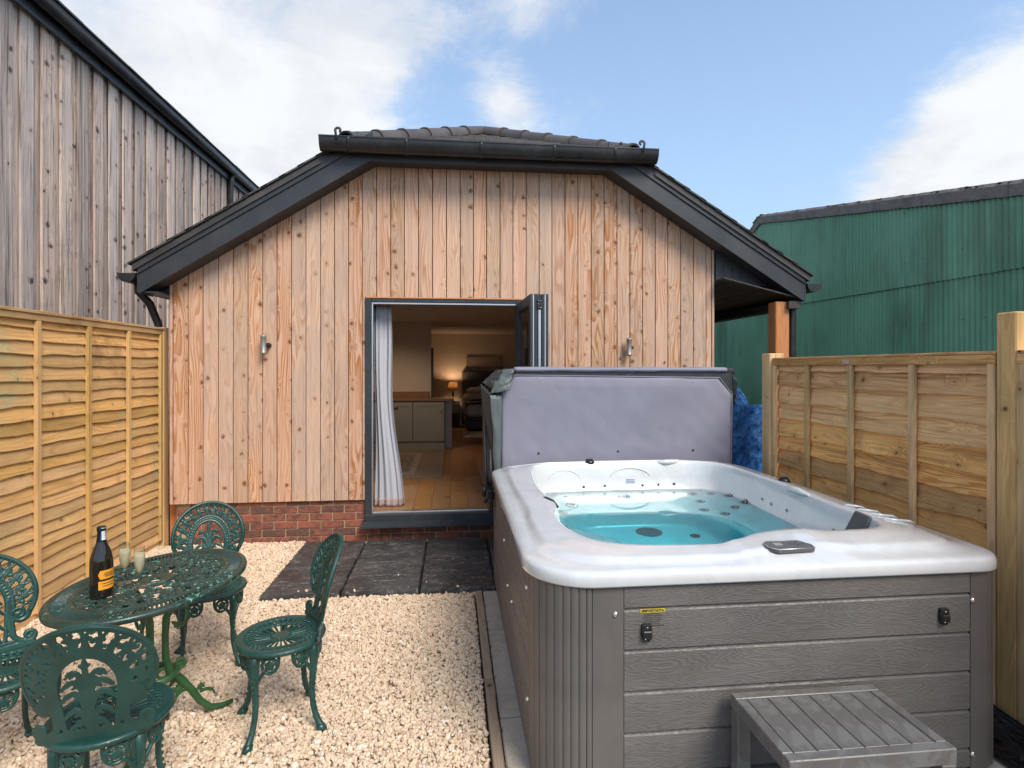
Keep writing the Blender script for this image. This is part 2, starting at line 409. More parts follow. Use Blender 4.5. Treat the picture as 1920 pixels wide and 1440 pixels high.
def m_brick():
    m, g = newmat('red_brick'); oc = g.obj(); r = g.rnd()
    p = g.v('ADD', oc, g.comb(g.m('MULTIPLY', r, 31.), g.m('MULTIPLY', r, 57.), 0.))
    n = g.noise(p, 14., 6., .65); f = g.noise(p, 90., 4., .6)
    c = g.mix(g.ss(g.m('ADD', n, g.m('MULTIPLY', g.m('SUBTRACT', r, .5), .3)), .38, .62), (.30, .095, .06), (.12, .055, .045))
    c = g.mix(g.m('MULTIPLY', g.ss(f, .52, .72), .55), c, (.38, .25, .18))
    g.out(g.bsdf(color=c, rough=.9, normal=g.bump(g.m('ADD', n, g.m('MULTIPLY', f, .5)), .8, .005))); return m


def m_slate():
    m, g = newmat('black_limestone_paving'); oc = g.obj(); r = g.rnd()
    p = g.v('ADD', oc, g.comb(g.m('MULTIPLY', r, 31.), g.m('MULTIPLY', r, 57.), 0.))
    n = g.noise(p, 3.2, 6., .6, .6); f = g.noise(p, 34., 5., .7); rid = g.noise(g.v('MULTIPLY', p, (1., 3., 1.)), 5., 6., .7, 1.4)
    c = g.mix(g.ss(n, .3, .7), (.030, .030, .032), (.068, .065, .064))
    c = g.mix(g.m('MULTIPLY', g.ss(g.m('ADD', g.m('MULTIPLY', f, .45), g.m('MULTIPLY', rid, .6)), .52, .68), .75), c, (.27, .245, .22))
    h = g.m('ADD', g.m('MULTIPLY', rid, .7), g.m('MULTIPLY', f, .25))
    g.out(g.bsdf(color=c, rough=g.ss(n, .35, .65, .38, .68), normal=g.bump(h, .55, .012))); return m


def m_gravel():
    m, g = newmat('cream_gravel'); oc = g.obj(); r = g.rnd()
    n = g.noise(oc, 1.4, 3.); r2 = g.m('FRACT', g.m('MULTIPLY', r, 13.7))
    c = g.mix(r, (.80, .65, .48), (.64, .49, .35)); c = g.mix(g.ss(r2, .88, .96), c, (.84, .76, .64)); c = g.mix(g.ss(r2, .08, .03), c, (.50, .38, .28))
    c = g.mix(g.m('MULTIPLY', n, .25), c, (.56, .38, .25))
    g.out(g.bsdf(color=c, rough=.85, normal=g.bump(n, .3, .05))); return m


def m_acrylic():
    m, g = newmat('white_pearl_acrylic'); oc = g.obj()
    n = g.noise(oc, 3.5, 6., .65, 1.6)
    c = g.mix(g.ss(n, .35, .65), (.62, .632, .645), (.69, .697, .71))
    f = g.noise(oc, 1.6, 2.)
    g.out(g.bsdf(color=c, rough=.16, coat=.8, coatr=.03)); return m


def m_water():
    m, g = newmat('tub_water'); oc = g.obj()
    n = g.noise(g.v('MULTIPLY', oc, (1., 1., 0.)), 4., 3., .5)
    s = g.add('ShaderNodeBsdfRefraction', {'Color': (1, 1, 1, 1), 'Roughness': 0., 'IOR': 1.333, 'Normal': g.bump(n, .06, .01)})
    gl = g.add('ShaderNodeBsdfGlossy', {'Color': (1, 1, 1, 1), 'Roughness': .0, 'Normal': g.bump(n, .06, .01)})
    fr = g.add('ShaderNodeFresnel', {'IOR': 1.333, 'Normal': g.bump(n, .06, .01)})
    mx = g.add('ShaderNodeMixShader', {0: fr.outputs[0], 1: s.outputs[0], 2: gl.outputs[0]})
    va = g.add('ShaderNodeVolumeAbsorption', {'Color': (.05, .935, .99, 1), 'Density': 1.7})
    g.out(mx.outputs[0], va.outputs[0]); return m


def m_clad():
    m, g = newmat('grey_woodgrain_cladding'); oc = g.obj(); r = g.rnd()
    X, Y, Z = g.xyz(oc); L = g.m('ADD', X, Y)
    L = g.m('ADD', L, g.m('MULTIPLY', r, 19.))
    low = g.noise(g.comb(g.m('MULTIPLY', L, 1.6), g.m('MULTIPLY', Z, 9.), 0.), 1., 3., .5, .4)
    fr = g.m('FRACT', g.m('MULTIPLY', low, 38.))
    ring = g.m('MULTIPLY', g.ss(fr, 0., .6), g.ss(fr, 1., .75))
    fib = g.noise(g.comb(g.m('MULTIPLY', L, 22.), g.m('MULTIPLY', Z, 260.), 0.), 1., 3., .6)
    patch = g.noise(g.comb(g.m('MULTIPLY', L, 2.), g.m('MULTIPLY', Z, 3.), 0.), 1., 3.)
    c = g.mix(g.ss(patch, .35, .65), (.112, .103, .098), (.142, .128, .119))
    c = g.mix(g.m('MULTIPLY', g.m('MULTIPLY', ring, g.ss(fib, .35, .65)), .38), c, (.22, .21, .20))
    c = g.mix(g.m('MULTIPLY', g.ss(fib, .6, .8), .4), c, (.066, .06, .056))
    drops = g.noise(oc, 60., 2.)
    g.out(g.bsdf(color=c, rough=g.ss(drops, .4, .6, .42, .56), spec=.45, normal=g.bump(g.m('ADD', g.m('MULTIPLY', fib, .6), ring), .5, .0016))); return m


def m_trim(name='grey_trim_plastic', col=(.122, .110, .101), wet=False):
    m, g = newmat(name); oc = g.obj()
    n = g.noise(g.v('MULTIPLY', oc, (300., 300., 4.)), 1., 3.); p = g.noise(oc, 9. if wet else 2., 5., .6, .7)
    c = g.mix(g.ss(p, .35, .65), tuple(v*.9 for v in col), tuple(v*1.1 for v in col))
    if wet: c = g.mix(g.m('MULTIPLY', g.ss(p, .50, .56), .35), c, (.20, .20, .197))
    g.out(g.bsdf(color=c, rough=g.ss(p, .48, .56, .34, .5) if wet else .45, normal=g.bump(n, .3, .0006))); return m


def m_fabric(name, col, wr=.004, wscale=3., rough=.8, stretch=(1, 1, 1), spec=.25, sheen=0.):
    m, g = newmat(name); oc = g.obj()
    w = g.noise(g.v('MULTIPLY', oc, stretch), wscale, 4., .5, 1.2); f = g.noise(oc, 500., 2.); v = g.noise(oc, 1.3, 3.)
    c = g.mix(g.ss(v, .3, .7), tuple(x*.93 for x in col), tuple(x*1.06 for x in col))
    g.out(g.bsdf(color=c, rough=rough, spec=spec, sheen=sheen, normal=g.bump(g.m('ADD', g.m('MULTIPLY', w, 1.), g.m('MULTIPLY', f, .02)), .7, wr*5))); return m


def m_castgreen(name, c1, c2, fl=.0, flc=(.20, .52, .42), rough=.36):
    m, g = newmat(name); oc = g.obj()
    n = g.noise(oc, 7., 5., .65, .4); f = g.noise(oc, 120., 3., .6); n3 = g.noise(oc, 5., 2.); sp = g.noise(oc, 55., 4., .7)
    c = g.mix(g.ss(n, .35, .65), c1, c2)
    if fl: c = g.mix(g.m('MULTIPLY', g.m('MULTIPLY', g.ss(sp, .56, .63), g.ss(n3, .42, .62)), fl), c, flc)
    g.out(g.bsdf(color=c, rough=g.ss(n, .3, .7, rough-.08, rough+.15), coat=.15, normal=g.bump(f, .5, .0012))); return m


def m_green_sheet():
    m, g = newmat('green_painted_sheet'); wc = g.add('ShaderNodeNewGeometry').outputs['Position']; r = g.rnd()
    n = g.noise(wc, .8, 5., .6, .3); st = g.noise(g.v('MULTIPLY', wc, (0., 5., .5)), 1., 5., .65); f = g.noise(wc, 26., 4., .7)
    c = g.mix(g.ss(n, .3, .7), (.115, .310, .190), (.170, .390, .255))
    big = g.noise(g.v('MULTIPLY', wc, (0., .5, .45)), 1., 3., .5)
    c = g.mix(g.m('MULTIPLY', g.m('MULTIPLY', g.ss(big, .5, .64), g.ss(st, .42, .56)), .3), c, (.045, .075, .045))
    c = g.mix(g.m('MULTIPLY', g.ss(st, .55, .72), .4), c, (.09, .11, .06))
    c = g.mix(g.m('MULTIPLY', g.ss(f, .66, .72), .5), c, (.16, .30, .24))
    hv = g.add('ShaderNodeHueSaturation', {'Value': g.lin(r, 0, 1, .88, 1.12), 'Color': c}).outputs[0]
    g.out(g.bsdf(color=hv, rough=.45, normal=g.bump(f, .2, .004))); return m


def m_tarp():
    m, g = newmat('blue_tarpaulin'); oc = g.obj(); n = g.noise(oc, 6., 6., .7, 1.5); v = g.vor(oc, 16., 'F1').outputs['Distance']
    f = g.noise(g.v('MULTIPLY', oc, (1., 1., .5)), 14., 5., .7, 2.)
    c = g.mix(g.ss(n, .35, .62), (.008, .06, .19), (.02, .14, .40)); c = g.mix(g.m('MULTIPLY', g.ss(f, .66, .8), .35), c, (.14, .27, .48))
    g.out(g.bsdf(color=c, rough=.36, normal=g.bump(g.m('ADD', f, g.m('MULTIPLY', v, .5)), 1., .03))); return m


def m_polythene():
    m, g = newmat('black_polythene'); oc = g.obj(); f = g.noise(g.v('MULTIPLY', oc, (5., 1.2, 5.)), 1.6, 5., .6, 1.2)
    g.out(g.bsdf(color=(.006, .006, .007), rough=.22, normal=g.bump(f, .9, .05))); return m


def m_curtain():
    m, g = newmat('grey_curtain'); oc = g.obj(); f = g.noise(oc, 400., 2.); w = g.noise(g.v('MULTIPLY', oc, (1., 1., .3)), 4., 3.)
    di = g.add('ShaderNodeBsdfDiffuse', {'Color': (.62, .62, .67, 1), 'Normal': g.bump(g.m('ADD', f, w), .3, .002)})
    tr = g.add('ShaderNodeBsdfTranslucent', {'Color': (.30, .30, .34, 1)})
    g.out(g.add('ShaderNodeMixShader', {0: .2, 1: di.outputs[0], 2: tr.outputs[0]}).outputs[0]); return m


def m_rug():
    m, g = newmat('faded_patterned_rug'); oc = g.obj(); X, Y, Z = g.xyz(oc)
    n = g.noise(oc, 16., 4., .7); a = g.m('ABSOLUTE', X); b = g.m('ABSOLUTE', Y)
    c = g.mix(g.ss(n, .4, .6), (.15, .11, .09), (.30, .25, .21))
    edge = g.m('MAXIMUM', g.ss(a, .52, .54), g.ss(b, .95, .97)); c = g.mix(g.m('MULTIPLY', edge, .8), c, (.24, .18, .14))
    band = g.m('MULTIPLY', g.m('MAXIMUM', g.ss(a, .44, .45), g.ss(b, .82, .83)), g.m('SUBTRACT', 1., edge)); c = g.mix(g.m('MULTIPLY', band, .5), c, (.42, .37, .31))
    g.out(g.bsdf(color=c, rough=.95, normal=g.bump(g.noise(oc, 300.), .5, .003))); return m


def m_picture():
    m, g = newmat('blossom_print'); oc = g.obj(); n = g.noise(oc, 22., 5., .75, 1.); n2 = g.noise(oc, 3., 2.)
    Z = g.xyz(oc)[2]
    c = g.mix(g.m('MULTIPLY', g.ss(n, .47, .60), g.ss(g.m('ADD', n2, g.m('MULTIPLY', Z, -.9)), .40, .58)), (.46, .38, .33), (.22, .16, .15))
    g.out(g.bsdf(color=c, rough=.8)); return m


def emit(name, col, st):
    m, g = newmat(name); g.out(g.add('ShaderNodeEmission', {'Color': (*col, 1), 'Strength': st}).outputs[0]); return m


def m_shade():
    m, g = newmat('lit_lamp_shade')
    a = g.add('ShaderNodeBsdfDiffuse', {'Color': (.40, .32, .24, 1)}); b = g.add('ShaderNodeBsdfTranslucent', {'Color': (.40, .29, .18, 1)})
    g.out(g.add('ShaderNodeMixShader', {0: .4, 1: a.outputs[0], 2: b.outputs[0]}).outputs[0]); return m


M['brick'] = m_brick(); M['slate'] = m_slate(); M['gravel'] = m_gravel(); M['acrylic'] = m_acrylic(); M['water'] = m_water()
M['clad'] = m_clad(); M['trim'] = m_trim(); M['step'] = m_trim('grey_step_plastic', (.128, .123, .119), True)
M['lilac'] = m_fabric('lilac_grey_cover_lining', (.245, .238, .300), .003, 2.2, .62, (1, 1, .8), .35)
M['vinyl'] = m_fabric('charcoal_vinyl', (.040, .045, .050), .008, 5., .45, (1, 1, .6), .4)
M['vinylg'] = m_fabric('grey_green_vinyl', (.105, .125, .125), .008, 4., .42, (1, 1, .5), .45)
M['cast'] = m_castgreen('green_cast_metal', (.009, .048, .040), (.016, .070, .058))
M['castd'] = m_castgreen('green_cast_metal_flaking', (.014, .040, .031), (.026, .050, .038), .8)
M['castb'] = m_castgreen('bright_green_cast_metal', (.022, .082, .028), (.040, .115, .042), .2, (.12, .3, .12))
M['greensheet'] = m_green_sheet(); M['tarp'] = m_tarp(); M['poly'] = m_polythene(); M['curtain'] = m_curtain()
M['hem'] = m_fabric('pink_curtain_hem', (.42, .33, .32), .003, 5., .9)
M['rug'] = m_rug(); M['picture'] = m_picture(); M['shade'] = m_shade()
M['bulb'] = emit('warm_bulb', (1., .62, .28), 14.); M['down'] = emit('downlight_glow', (1., .8, .55), 12.)
def thin_glass(name, tint, edge=1.45):
    m, g = newmat(name); lw = g.add('ShaderNodeLayerWeight', {'Blend': .5}).outputs['Facing']; q = g.m('POWER', lw, 3.)
    g.out(g.add('ShaderNodeMixShader', {0: g.m('ADD', g.m('MULTIPLY', q, .55), .05), 1: g.add('ShaderNodeBsdfTransparent', {'Color': (*tint, 1)}).outputs[0], 2: g.add('ShaderNodeBsdfGlossy', {'Color': (1, 1, 1, 1), 'Roughness': .02}).outputs[0]}).outputs[0]); return m


M['glass'] = thin_glass('clear_glass', (.93, .95, .95)); M['bottle'] = None
M['pane'] = glassy('window_pane', (.93, .97, .97), .0, 1.5)


def m_bottle():
    m, g = newmat('dark_bottle_glass'); g.out(g.bsdf(color=(.012, .009, .006), rough=.10, spec=.6, coat=.6)); return m


M['bottle'] = m_bottle()
_m, _g = newmat('sparkling_wine'); _g.out(_g.add('ShaderNodeMixShader', {0: .5, 1: _g.add('ShaderNodeBsdfDiffuse', {'Color': (.93, .84, .62, 1)}).outputs[0], 2: _g.add('ShaderNodeBsdfTranslucent', {'Color': (.95, .86, .64, 1)}).outputs[0]}).outputs[0]); M['fizz'] = _m
M['foil'] = plain('dark_foil', (.012, .012, .015), .3, .3, var=.2, bscale=60, bd=.002)
M['orange'] = plain('orange_label', (.80, .33, .02), .5, var=.05)
M['flower'] = plain('white_petals', (.7, .68, .66), .8)

# ------------------------------------------------------------------ ground
def ground():
    mb = MB()
    mb.grid(lambda u, v: (-60+120*u, -25+110*v, -.075), 12, 12)
    m, g = newmat('earth'); wc = g.add('ShaderNodeNewGeometry').outputs['Position']; n = g.noise(wc, 3., 6., .65)
    g.out(g.bsdf(color=g.mix(g.ss(n, .35, .65), (.07, .055, .035), (.13, .10, .065)), rough=.95, normal=g.bump(n, .8, .03)))
    build('ground', mb, m, origin=None, kind='structure', label='bare earth under and around the yard')


def gravel():
    """loose stones: points scattered over the bed carry six deformed pebble shapes"""
    def outside(x, y):
        if -1.44 < x < 1.0 and 4.275 < y: return False
        if .155 < x: return y > 4.235 and y < 4.28 and x < .33
        return True
    s = .0105; pts = []
    rng = np.random.default_rng(3)
    for layer in range(2):
        for i in range(int(3.05/s)):
            for j in range(int(4.25/s)):
                if rng.random() < (.46 if layer else .62): continue
                x = -2.86+i*s+rng.uniform(-.5, .5)*s; y = 1.45+j*s+rng.uniform(-.5, .5)*s
                if outside(x, y): pts.append((x, y, -.040+layer*.011+rng.uniform(-.004, .004)+.006*math.sin(x*3.1+1)*math.sin(y*2.3)))
    for i in range(7):
        a = rng.random(); pts.append((-1.4+rng.random()*1.55, (4.31+.12*rng.random()**2) if a < .9 else 4.35+1.2*rng.random(), .006))
    n = len(pts)
    me = bpy.data.meshes.new('gravel_bed'); me.from_pydata(pts, [], [])
    a = me.attributes.new('rot', 'FLOAT_VECTOR', 'POINT'); a.data.foreach_set('vector', rng.uniform(0, 6.28, n*3).astype(np.float32))
    sc_ = np.clip(rng.lognormal(0, .26, n), .55, 1.75)
    b = me.attributes.new('siz', 'FLOAT_VECTOR', 'POINT'); b.data.foreach_set('vector', (np.repeat(sc_, 3).reshape(-1, 3)*rng.uniform(.75, 1.25, (n, 3))).astype(np.float32).ravel())
    o = bpy.data.objects.new('gravel_bed', me); COL.objects.link(o)
    ng = bpy.data.node_groups.new('pebbles', 'GeometryNodeTree')
    ng.interface.new_socket('Geometry', in_out='INPUT', socket_type='NodeSocketGeometry'); ng.interface.new_socket('Geometry', in_out='OUTPUT', socket_type='NodeSocketGeometry')
    N = ng.nodes; L = ng.links.new
    gi = N.new('NodeGroupInput'); go = N.new('NodeGroupOutput')
    gti = N.new('GeometryNodeGeometryToInstance')
    for k in range(6):
        ico = N.new('GeometryNodeMeshIcoSphere'); ico.inputs['Radius'].default_value = .0074; ico.inputs['Subdivisions'].default_value = 2
        sp = N.new('GeometryNodeSetPosition'); nz = N.new('ShaderNodeTexNoise'); nz.noise_dimensions = '4D'; nz.inputs['W'].default_value = k*3.7; nz.inputs['Scale'].default_value = 75.; nz.inputs['Detail'].default_value = 1.
        sub = N.new('ShaderNodeVectorMath'); sub.operation = 'SUBTRACT'; sub.inputs[1].default_value = (.5, .5, .5)
        scl = N.new('ShaderNodeVectorMath'); scl.operation = 'SCALE'; scl.inputs['Scale'].default_value = .016
        L(nz.outputs['Color'], sub.inputs[0]); L(sub.outputs[0], scl.inputs[0]); L(scl.outputs[0], sp.inputs['Offset'])
        L(ico.outputs['Mesh'], sp.inputs['Geometry'])
        sm = N.new('GeometryNodeSetMaterial'); sm.inputs['Material'].default_value = M['gravel']; L(sp.outputs[0], sm.inputs['Geometry'])
        ssm = N.new('GeometryNodeSetShadeSmooth'); L(sm.outputs[0], ssm.inputs[0]); ssm.inputs['Shade Smooth'].default_value = k % 2 == 0
        L(ssm.outputs[0], gti.inputs[0])
    iop = N.new('GeometryNodeInstanceOnPoints'); iop.inputs['Pick Instance'].default_value = True
    L(gi.outputs[0], iop.inputs['Points']); L(gti.outputs[0], iop.inputs['Instance'])
    ri = N.new('FunctionNodeRandomValue'); ri.data_type = 'INT'; ri.inputs[4].default_value = 0; ri.inputs[5].default_value = 5; L(ri.outputs[2], iop.inputs['Instance Index'])
    for nm, sock in (('rot', 'Rotation'), ('siz', 'Scale')):
        at = N.new('GeometryNodeInputNamedAttribute'); at.data_type = 'FLOAT_VECTOR'; at.inputs['Name'].default_value = nm
        if nm == 'rot':
            e = N.new('FunctionNodeEulerToRotation'); L(at.outputs[0], e.inputs[0]); L(e.outputs[0], iop.inputs[sock])
        else: L(at.outputs[0], iop.inputs[sock])
    L(iop.outputs[0], go.inputs[0])
    md = o.modifiers.new('pebbles', 'NODES'); md.node_group = ng
    tag(o, kind='stuff', label='cream limestone gravel covering the yard', cat='gravel')
    mb = MB(); mb.grid(lambda u, v: (-2.9+3.06*u, 1.3+4.4*v, -.046), 4, 4)
    bed = plain('gravel_dust', (.45, .34, .24), .95, var=.2, bscale=120, bd=.01)
    build('gravel_subbase', mb, bed, origin=None, kind='structure', label='sandy bed under the cream gravel')


def paving():
    p = empty('patio', (-.3, 4.9, 0), kind='structure', label='dark slab paving in front of the glazed door')
    rng = random.Random(4)
    for j, (y0, y1) in enumerate(((4.30, 4.935), (4.95, 5.595))):
        for i in range(4):
            x0 = -1.418+i*.585; x1 = x0+.573
            if j == 1: x0 += 0
            mb = MB(); N = 14; rings = []
            per = [(t/N, 0) for t in range(N)]+[(1, t/N) for t in range(N)]+[(1-t/N, 1) for t in range(N)]+[(0, 1-t/N) for t in range(N)]
            jit = [(rng.uniform(-.004, .004), rng.uniform(-.004, .004)) for _ in per]
            dz = rng.uniform(-.003, .003)
            for (ins, z) in ((.000, -.055), (.001, -.035), (-.003, -.018), (.006, -.002), (.014, .001)):
                ring = []
                for (u, v), (a, b) in zip(per, jit):
                    x = x0+(x1-x0)*u; y = y0+(y1-y0)*v
                    cx, cy = (x0+x1)/2, (y0+y1)/2
                    x -= math.copysign(ins, x-cx) if u in (0, 1) else 0; y -= math.copysign(ins, y-cy) if v in (0, 1) else 0
                    k = rng.uniform(.2, 1.6); ring.append((x+a*k, y+b*k, z+dz+rng.uniform(-.003, .003)*(z < 0)))
                rings.append(ring)
            mb.loft(rings, cap1=True, sm=False)
            build('slab', mb, M['slate'], p, label=None)
    mb = MB(); mb.box(-1.40, 1.0, 4.32, 5.62, -.07, -.045); build('mortar_bed', mb, plain('dark_bedding', (.035, .03, .026), .95), p)
    # timber edging board and the concrete slabs under the tub
    k = empty('timber_edging', (.19, 2.7, 0), label='dirty brown timber edging board between the gravel and the concrete base', cat='edging')
    for y0, y1 in ((.9, 3.02), (3.025, 4.23)):
        mb = MB(); n = 24
        prof = [(.170, -.07), (.170, -.006), (.174, 0), (.214, 0), (.219, -.006), (.219, -.07)]
        rings = []
        for i in range(n+1):
            y = y0+(y1-y0)*i/n; w = .003*mnoise.noise(Vector((0, y*2.2, 3))); w2 = .004*mnoise.noise(Vector((0, y*6, 8)))
            rings.append([(a+w+(w2 if a > .2 else 0), y, b+w2*.6) for a, b in prof])
        mb.loft(rings, cap0=True, cap1=True, sm=False); build('edging_board', mb, M['kerbwood'], k)
    b = empty('concrete_base', (1.3, 3., 0), kind='structure', label='stained concrete slabs carrying the hot tub')
    for y0, y1 in ((.9, 1.80), (1.806, 2.69), (2.70, 3.60), (3.61, 4.23)):
        for x0, x1 in ((.226, 1.12), (1.128, 2.02), (2.028, 2.5)):
            mb = MB().cbox(x0, x1, y0, y1, -.07, -.004+random.uniform(-.003, .002), .006); build('slab', mb, M['concrete'], b)
    mb = MB()
    for i in range(15):
        y = 1.7+i*.17+random.uniform(-.05, .05); x = .222+random.uniform(-.004, .004)
        for q in range(5):
            a = random.uniform(0, 6.28); l = random.uniform(.008, .03)
            mb.tube([(x, y, -.01), (x+.4*l*math.cos(a), y+l*.6*math.sin(a), .004), (x+l*math.cos(a), y+l*math.sin(a), .012*random.random())], [.0012, .001, .0003], 4)
    build('moss_tuft', mb, M['moss'], origin=None, kind='stuff', label='sparse moss in the joint beside the edging board', cat='moss')


ground(); gravel(); paving()

# ------------------------------------------------------------------ the annex
D = 5.67                     # cladding plane
CX = .388                    # centre line of the gable
BX0, BX1 = -2.70, 2.755
def zlow(x): return 3.68-.627*(max(abs(x-CX), 1.14)-1.14)
def zup(x): return zlow(x)+.262
YB = 5.45                    # face of the bargeboards


def annex():
    H = empty('timber_annex', (.03, 8, 0), label='low annex clad in new vertical larch boards under a dark half-hipped tiled roof', cat='building')
    gab = [(BX0+.01, 2.38), (BX1-.01, 2.38), (BX1-.01, zlow(BX1)+.05), (CX+1.14, 3.73), (CX-1.14, 3.73), (BX0+.01, zlow(BX0)+.05)]
    wall = build('wall', MB().box(BX0+.01, -.87, D+.03, D+.25, .376, 2.38).box(.70, BX1-.01, D+.03, D+.25, .376, 2.38).prism(gab, 'y', D+.03, D+.25)
                 .box(BX0+.01, BX0+.2, D+.25, 14.4, 0, 2.50).box(BX1-.2, BX1-.01, D+.25, 14.4, 0, 2.50).box(BX0+.01, BX1-.01, 14.2, 14.4, 0, 2.38).prism(gab, 'y', 14.2, 14.4), M['house_core'], H)
    # cladding boards
    rng = random.Random(11)
    x = BX0+.035; cuts = []
    while x < BX1-.05:
        w = .1365+rng.uniform(-.004, .004); cuts.append((x, min(x+w, BX1-.035))); x += w
    cuts = [(BX0, BX0+.033)]+cuts+[(BX1-.033, BX1)]
    for k, (a, b) in enumerate(cuts):
        mid = (a+b)/2; z0 = .375
        if -.86 < mid < .70: z0 = 2.388
        aa, bb = a+.0035, b-.0035
        lowcut = None
        if aa < -.835 < bb and bb > -.80: lowcut = (aa, -.866)
        if z0 > 1: lowcut = None
        if aa < -.862 < bb: z0 = .375; lowcut = (aa, -.868)
        if aa < .702 < bb: z0 = .375; lowcut = (.704, bb)
        y = D+rng.uniform(-.002, .002); c = .003
        sec = [(aa, y+.024), (aa, y+c), (aa+c, y), (bb-c, y), (bb, y+c), (bb, y+.024)]
        mb = MB(); mb.loft([[(u, v, z0) for u, v in sec], [(u, v, zlow(u)+.07) for u, v in sec]], cap0=True, cap1=True, sm=False)
        if lowcut is not None:      # board notched round the door opening
            u0, u1 = lowcut; mb = MB()
            P = [(aa, 2.388), (u0, 2.388), (u0, z0), (u1, z0), (u1, 2.388), (bb, 2.388), (bb, zlow(bb)+.07), (aa, zlow(aa)+.07)]
            P = [p for i, p in enumerate(P) if i == 0 or math.dist(p, P[i-1]) > 1e-5]
            mb.prism(P, 'y', y, y+.024)
        build('board', mb, M['larch'], wall)
    # board strip right of the jamb that starts between two boards is closed by the trims
    mb = MB().cbox(-.862, .705, D-.012, D+.02, 2.372, 2.386, .003); build('door_head_trim', mb, M['orange_z'], wall)
    # brick plinth
    pl = build('brick_plinth', MB().box(BX0+.05, -.86, D+.045, D+.13, -.07, .372).box(.66, BX1-.06, D+.045, D+.13, -.07, .372).box(-.86, .66, D+.045, D+.13, -.07, .12), M['mortar'], H)
    bm_cache = []
    for v in range(6):
        mb = MB(); r2 = random.Random(v)
        mb.cbox(-.1065, .1065, -.05, .05, -.0325, .0325, .004)
        mb.v = [(a+r2.uniform(-.002, .002), b+r2.uniform(-.002, .001), c+r2.uniform(-.002, .002)) for a, b, c in mb.v]
        me = bpy.data.meshes.new('brick'); me.from_pydata(mb.v, [], mb.f); me.materials.append(M['brick']); bm_cache.append(me)
    for row in range(6):
        z = -.05+row*.0755; off = (row % 2)*.1125
        xx = BX0+.165+off-.225
        while xx < BX1-.1:
            if not (z > .06 and -.95 < xx < .76) and xx > BX0+.06:
                me = bm_cache[rng.randrange(6)]
                link('brick', me, None, pl, (xx, D+.085+rng.uniform(-.002, .002), z+.0325))
            elif z > .06 and (-1.06 < xx-.1125 < -.95): # half brick closing against the frame
                pass
            xx += .225
        if z > .06:
            for side in (-1, 1):
                lo = [q for q in np.arange(BX0+.165+off-.225, BX1, .225) if (q < -.95 if side < 0 else q > .76)]
                e = (max(lo)+.1125+.006, -.866) if side < 0 else (.715, min(lo)-.1125-.006)
                if e[1]-e[0] > .03:
                    mb = MB().cbox(e[0], e[1], D+.036, D+.13, z, z+.065, .004); build('brick', mb, M['brick'], pl)
    # --------------- roof
    roof = build('roof', MB().box(0, .01, 8, 8.01, 3, 3.01), M['soffit'], H, origin=(.388, 8, 3))
    # side slopes as real slabs
    mb = MB(); T = .05
    Lx, Rx = -2.90, 3.66
    zr = zup(CX+1.14)+.627*1.14+.11
    def slope(x):
        d = abs(x-CX); zr0 = zr-.08
        return zr-(zr-(zr0-.627*1.4))/1.4*d if d < 1.4 else zr0-.627*d
    hip0 = 1.30
    def hipY(x): # front end of the roof covering at x: the half hip cuts the gable above z of the gutter
        d = abs(x-CX)
        return YB-.03 if d > 1.40 else 7.45-(7.45-5.42)*(d/1.40)
    for s0, xe in ((-1, Lx), (1, Rx)):
        for layer, (dz0, dz1) in enumerate(((-.06, 0.0),)):
            n = 10; xs = [CX+(xe-CX)*i/n for i in range(n+1)]
            top = [(x, hipY(x), slope(x)+dz1) for x in xs]; bot = [(x, hipY(x), slope(x)+dz0) for x in xs]
            topb = [(x, 14.7, slope(x)+dz1) for x in xs]; botb = [(x, 14.7, slope(x)+dz0) for x in xs]
            mb.loft([top, topb, botb, bot, top], closed=False, sm=False)
    # hip slope
    hz = slope(CX+1.40)
    mb.face([mb.addv([(CX-1.40, 5.42, hz)]), mb.addv([(CX+1.40, 5.42, hz)]), mb.addv([(CX, 7.45, zr)])])
    build('roof_deck', mb, M['tile'], roof)
    # tiles on the side slopes: verge tiles one by one, the rest of each course in one strip
    for s0, xe in ((-1, Lx), (1, Rx)):
        slope_len = math.hypot(1, .627); course = .165
        n = int(abs(xe-CX)/course)
        cs, sn = 1/slope_len, .627/slope_len
        vis = 0
        for i in range(n+1):
            xa = xe-s0*(-.035)-s0*i*course if False else xe+s0*.03-s0*i*course
            d = abs(xa-CX)
            if d < .12: break
            yf = hipY(xa)-.02 if d > 1.40 else hipY(xa-s0*.1)+.26
            k0 = 6 if d > 1.35 else 0
            for k in range(k0+1):
                y0 = yf+k*.27; y1 = y0+.264 if k < k0 else 14.7
                zt = slope(xa); th = .018; x2 = xa-s0*course*1.35; lift = .028
                jz = rng.uniform(-.003, .004)
                q = [(xa, zt+.004+lift*.9+jz), (xa, zt+.004+lift*.9-th+jz), (x2, slope(x2)+.004), (x2, slope(x2)+.004+th)]
                mb = MB().prism(q, 'y', y0, y1); build('tile' if k < k0 else 'tile_course', mb, M['tile'], roof)
    # half-hip tiles (small courses seen over the gutter)
    for i in range(9):
        t0 = i/9; y0 = 5.40+(7.45-5.40)*t0; z0 = hz+(zr-hz)*t0; y1 = y0+.30; z1 = z0+(zr-hz)/(7.45-5.40)*.30
        half = 1.40*(1-t0)-.05; w = .265; nn = max(1, int(2*half/w))
        for k in range(nn):
            xa = CX-half+k*2*half/nn; xb = xa+2*half/nn-.006
            mb = MB(); q = [(y0, z0+.035), (y0, z0+.017), (y1, z1+.002), (y1, z1+.018)]
            mb.prism(q, 'x', xa, xb); build('tile', mb, M['tile'], roof)
